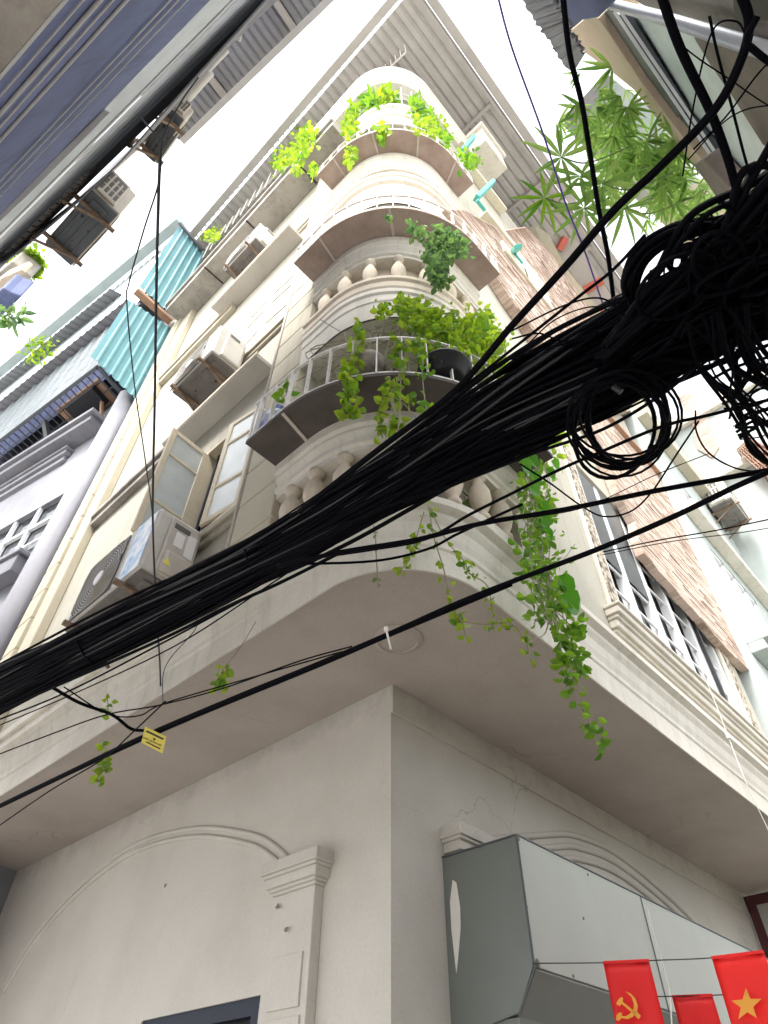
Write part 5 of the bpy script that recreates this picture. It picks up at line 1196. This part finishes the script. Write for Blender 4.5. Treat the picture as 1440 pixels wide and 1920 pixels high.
# big vine column on the right of the slab, with runners over the soffit
VY = -1.80
def Yp(px, y=VY): return [ony(u, v, y) for u, v in px]
main = [(1000, 830), (1005, 900), (1008, 960), (1010, 1010), (1015, 1060), (1025, 1110), (1040, 1170)]
st = [Yp([(u+rnd.gauss(0, 14), v) for u, v in main], VY+rnd.uniform(-.1, .1)) for _ in range(16)]
st += [Yp([(1040, 1150), (1050, 1210), (1062, 1250)]), Yp([(1062, 1160), (1068, 1230), (1074, 1270), (1090, 1300), (1095, 1330), (1112, 1372), (1130, 1398)]), Yp([(1030, 1160), (1020, 1190), (990, 1200)]), Yp([(1050, 1060), (1078, 1020)])]
lv = []
for i in range(len(main)-1):
    for _ in range(95):
        t = rnd.random(); u = main[i][0]+(main[i+1][0]-main[i][0])*t; v = main[i][1]+(main[i+1][1]-main[i][1])*t; w = 24+8*i*.5
        lv.append((ony(u+rnd.gauss(0, w*.6), v, VY+rnd.uniform(-.12, .12)), rnd.uniform(.045, .10), rnd.random() < .6))
for u, v, n_ in ((1075, 1180, 30), (1085, 1230, 18), (1060, 1230, 26), (1095, 1265, 10), (1070, 1280, 14), (1098, 1330, 10), (1112, 1370, 10), (1128, 1395, 8), (1055, 1200, 30)):
    for _ in range(n_): lv.append((ony(u+rnd.gauss(0, 8), v+rnd.gauss(0, 12), VY), rnd.uniform(.05, .10), True))
vine = plant('hanging_vine', 'long dense vine hanging from the first-floor loggia down over the slab edge at right', 'vine', st, lv, L_MID, .005, HG)
LBG = leafmat('broad_leaf_green', (.06, .26, .015), (.10, .32, .02), (.05, .22, .012))
for u, v, L in ((985, 862, .20), (1005, 880, .18), (1035, 875, .16), (1000, 905, .2), (1018, 935, .19), (1020, 955, .18), (1025, 975, .15), (1058, 1075, .22), (1062, 1112, .27), (1030, 985, .14), (1045, 860, .16), (1000, 850, .18)):
    m = MB(); leaf(m, ony(u-12, v+4, VY-.1), (.8, -.1, -.2+rnd.uniform(-.4, .3)), (rnd.uniform(-.3, .2), -1, -.5), L, L*.8); m.build('broad_leaf', LBG, vine)
lv = [(ony(1010+rnd.gauss(0, 22), 830+rnd.gauss(0, 18), VY), rnd.uniform(.06, .13), True) for _ in range(120)]
plant('leafy_bush', 'yellow-green leaves bunched just under the cable bundle above the long vine', 'plant', [Yp([(1000, 860), (1010, 830), (1020, 800)])], lv, L_YEL, .005, 'balcony plants')
runner([(700, 985), (704, 1010), (706, 1050), (710, 1100)], .10, 7, .02, 0.034, 0.054, 'withered dark stem hanging straight down over the curved slab', L_DARK, name='dry_vine')
runner([(795, 960), (780, 1010), (770, 1040), (752, 1070)], .12, 34, .035, 0.037, 0.068, 'pale runner with leaf cluster left over the curved slab edge')
runner([(800, 920), (812, 1000), (830, 1060), (838, 1095), (850, 1140), (872, 1165), (920, 1170), (955, 1165)], .12, 48, .03, 0.037, 0.068, 'longest thin runner looping across the soffit to the right')
runner([(805, 950), (835, 1010), (868, 1050), (880, 1075)], .14, 22, .03, 0.041, 0.075, 'runner ending in a bright leaf cluster before the right slab edge')
runner([(880, 1075), (915, 1100), (925, 1150), (960, 1170), (985, 1200), (995, 1240)], .14, 36, .03, 0.031, 0.061, 'thin runner with tiny leaves beside the long vine')
runner([(860, 1150), (868, 1175), (874, 1195)], .12, 9, .02, 0.048, 0.075, 'three broad leaf drops on the soffit runner')
for (px, x, n_, lb) in (([(203, 1340), (202, 1315), (200, 1305)], -1.9, 8, 'small four-leaf sprig above the yellow tag cable at left'), ([(193, 1385), (200, 1420), (190, 1450), (170, 1470)], -1.9, 26, 'yellow-green sprig dangling below the lone cable at left'), ([(418, 1255), (412, 1275), (402, 1290)], -1.7, 17, 'little leaf sprig on the cables right of the yellow tag')):
    p = [onx(u, v, x) for u, v in px]; plant('vine_sprig', lb, 'vine', [p], along(p, n_, .035, .05, .085), L_YEL, .004, 'leaf sprigs caught on the cables')
tag(MB().tube(catmull([onx(u, v, -1.7) for u, v in ((480, 1165), (450, 1215), (418, 1255))], 6), .003, 4).build('vine_thread', 'stem'), 'bare vine thread running down to the small leaf sprig on the cables', 'vine')
# plants behind the first-floor balusters
lv = [(surf(u+rnd.gauss(0, 20), v+rnd.gauss(0, 14), -.35), rnd.uniform(.10, .2), False) for u, v in ((860, 955), (905, 960), (930, 985), (945, 1000)) for _ in range(16)]
plant('loggia_plant', 'dark leafy plant behind the first-floor balusters', 'plant', [S([(880, 985), (875, 950), (870, 930)], -.35)], lv, L_DARK, .008, 'balcony plants')
# pots and jug on the first tray
c = surf(692, 688, .30); t = thing('clay_pot', 'weathered round clay pot hanging behind the lowest railing', 'pot', tuple(c))
MB().lathe(c, [(.05, -.15), (.12, -.12), (.17, -.02), (.165, .06), (.12, .13), (.09, .14), (.11, .16)], 20).build('pot_body', 'clay', t, smooth=True)
m = MB()
for k in (0, 1): m.tube(catmull([c+Vector((.16*math.cos(k*1.6), .16*math.sin(k*1.6), .05)), c+Vector((0, 0, .30)), c-Vector((.16*math.cos(k*1.6), .16*math.sin(k*1.6), -.05))], 6), .006, 5)
m.build('hanger', 'bracket', t)
c = surf(835, 712, .28); t = thing('planter_bowl', 'black plastic bowl planter on the lowest balcony tray', 'planter', tuple(c))
MB().lathe(c-Vector((0, 0, .05)), [(.16, 0), (.20, .03), (.26, .15), (.28, .16), (.28, .18), (.24, .18)], 24).build('bowl', 'black', t, smooth=True)
MB().lathe(c+Vector((0, 0, .11)), [(.24, 0), (.1, .03), (.0, .035)], 16).build('soil', 'base', t)
c = Vector((-1.79, .02, 6.93)); t = thing('water_jug', 'blue and white plastic water jug in the left corner of the lowest tray', 'jug', tuple(c))
MB().lathe(c, [(.14, 0), (.155, .03), (.155, .22), (.14, .25), (.155, .28), (.15, .40), (.06, .5), (.05, .56)], 20).build('jug_body', 'jug', t, smooth=True)
MB().lathe(c, [(.158, .05), (.158, .22)], 20).build('jug_band', 'blue', t, smooth=True)
MB().lathe(c+Vector((0, 0, .55)), [(.055, 0), (.055, .06)], 14).build('cap', 'blue', t)
# bamboo and fan-leaf shoots in the sky gap
def fan(mb, c, ctr_dir, n_, L, spread, nrm):
    d0 = Vector(ctr_dir).normalized(); nr = Vector(nrm).normalized(); s = d0.cross(nr).normalized()
    for k in range(n_):
        a = (k/(n_-1)-.5)*spread+rnd.gauss(0, .08); d = d0*math.cos(a)+s*math.sin(a)+nr*rnd.uniform(-.25, .25)
        leaf(mb, c, d, nr+rv(.3), L*rnd.uniform(.75, 1.1), L*.115, False)
cu_, cv_ = Vector(rt), Vector(_M.T@np.array([0, 1, 0]))
back_ = -Vector(_M.T@np.array([0, 0, 1]))
bd = 7.5; pxm = bd/F
bb = thing('bamboo_clump', 'dense green bamboo hanging over the alley beside the beige slab', 'bamboo', tuple(ond(1230, 250, bd+1)))
m = MB(); sm = MB()
for _ in range(135):
    t = rnd.random(); u = 1120+t*180+rnd.gauss(0, 34); v = 200+t*170+rnd.gauss(0, 40)
    c = ond(u, v, bd+rnd.uniform(-.4, 1.2)); a = rnd.uniform(.3, 2.9); d = cu_*math.cos(a)+cv_*math.sin(a)
    fan(m, c, d, rnd.randint(4, 8), rnd.uniform(26, 56)*pxm, rnd.uniform(1.2, 2.8), back_+rv(.5))
for _ in range(12):
    u = 1150+rnd.uniform(0, 170); sm.tube(catmull([ond(1380, 330+rnd.uniform(-60, 60), bd+1), ond(u+60, 260+rnd.uniform(-40, 60), bd+.6), ond(u, 220+(u-1150)*.9, bd+.4)], 6), .010, 5)
m.build('foliage', L_BAM, bb); sm.build('culm', 'stemgreen', bb)
for (u, v, a, sp, n_, L, lb, mt) in ((1052, 295, .5, 5.6, 9, 72, 'pale fan of long leaves, topmost in the sky gap', L_BAM), (1088, 330, 1.2, 4.6, 8, 66, 'pale fan of long leaves, second from the top', L_BAM), (1022, 372, 2.2, 4.4, 9, 62, 'deep green leaf fan over the brick and roof edge', L_MID), (1095, 390, 1.4, 5.2, 11, 74, 'wide leaf fan low in the sky gap', L_BAM), (1130, 345, 1.3, 4.6, 9, 72, 'leaf fan just left of the bamboo clump', L_BAM), (1170, 390, 1.3, 4.2, 9, 64, 'leaf fan hanging under the bamboo clump', L_BAM)):
    c = ond(u, v, 6.2); k = 6.2/F; t = thing('leaf_fan', lb, 'plant', tuple(c), 'leaf fans in the sky gap')
    m = MB(); fan(m, c, cu_*math.cos(a)+cv_*math.sin(a), n_, L*k, sp, back_); m.build('foliage', mt, t)
    MB().tube(catmull([c, ond(u+50, v+10, 6.3), ond(u+130, v-20, 6.8)], 6), .006, 5).build('stem', 'stemgreen', t)

# ================================================================== light
w = bpy.data.worlds.new('World'); scene.world = w; w.use_nodes = True; nt = w.node_tree
bg = nt.nodes['Background']; sky = nt.nodes.new('ShaderNodeTexSky'); sky.sky_type = 'NISHITA'; sky.sun_disc = False
SUN_E, SUN_R = R_(55), R_(252)
sky.sun_elevation = SUN_E; sky.sun_rotation = SUN_R; sky.air_density = 1.0; sky.dust_density = 3.5; sky.ozone_density = .6
hs = nt.nodes.new('ShaderNodeHueSaturation'); hs.inputs['Saturation'].default_value = .18
nt.links.new(sky.outputs[0], hs.inputs['Color']); nt.links.new(hs.outputs[0], bg.inputs['Color']); bg.inputs['Strength'].default_value = .15
sl = bpy.data.lights.new('sun', 'SUN'); sl.energy = 0.9; sl.angle = R_(12); sl.color = (1, .96, .9)
so = bpy.data.objects.new('sun', sl); COL.objects.link(so)
# Nishita azimuth: rotation measured clockwise from +Y
dsun = Vector((math.sin(SUN_R)*math.cos(SUN_E), math.cos(SUN_R)*math.cos(SUN_E), math.sin(SUN_E)))
so.rotation_euler = dsun.to_track_quat('Z', 'Y').to_euler()
vs = scene.view_settings; scene.display_settings.display_device = 'sRGB'; vs.view_transform = 'Standard'; vs.look = 'None'; vs.exposure = 2.25; vs.gamma = 1
scene.cycles.max_bounces = 8; scene.cycles.diffuse_bounces = 6
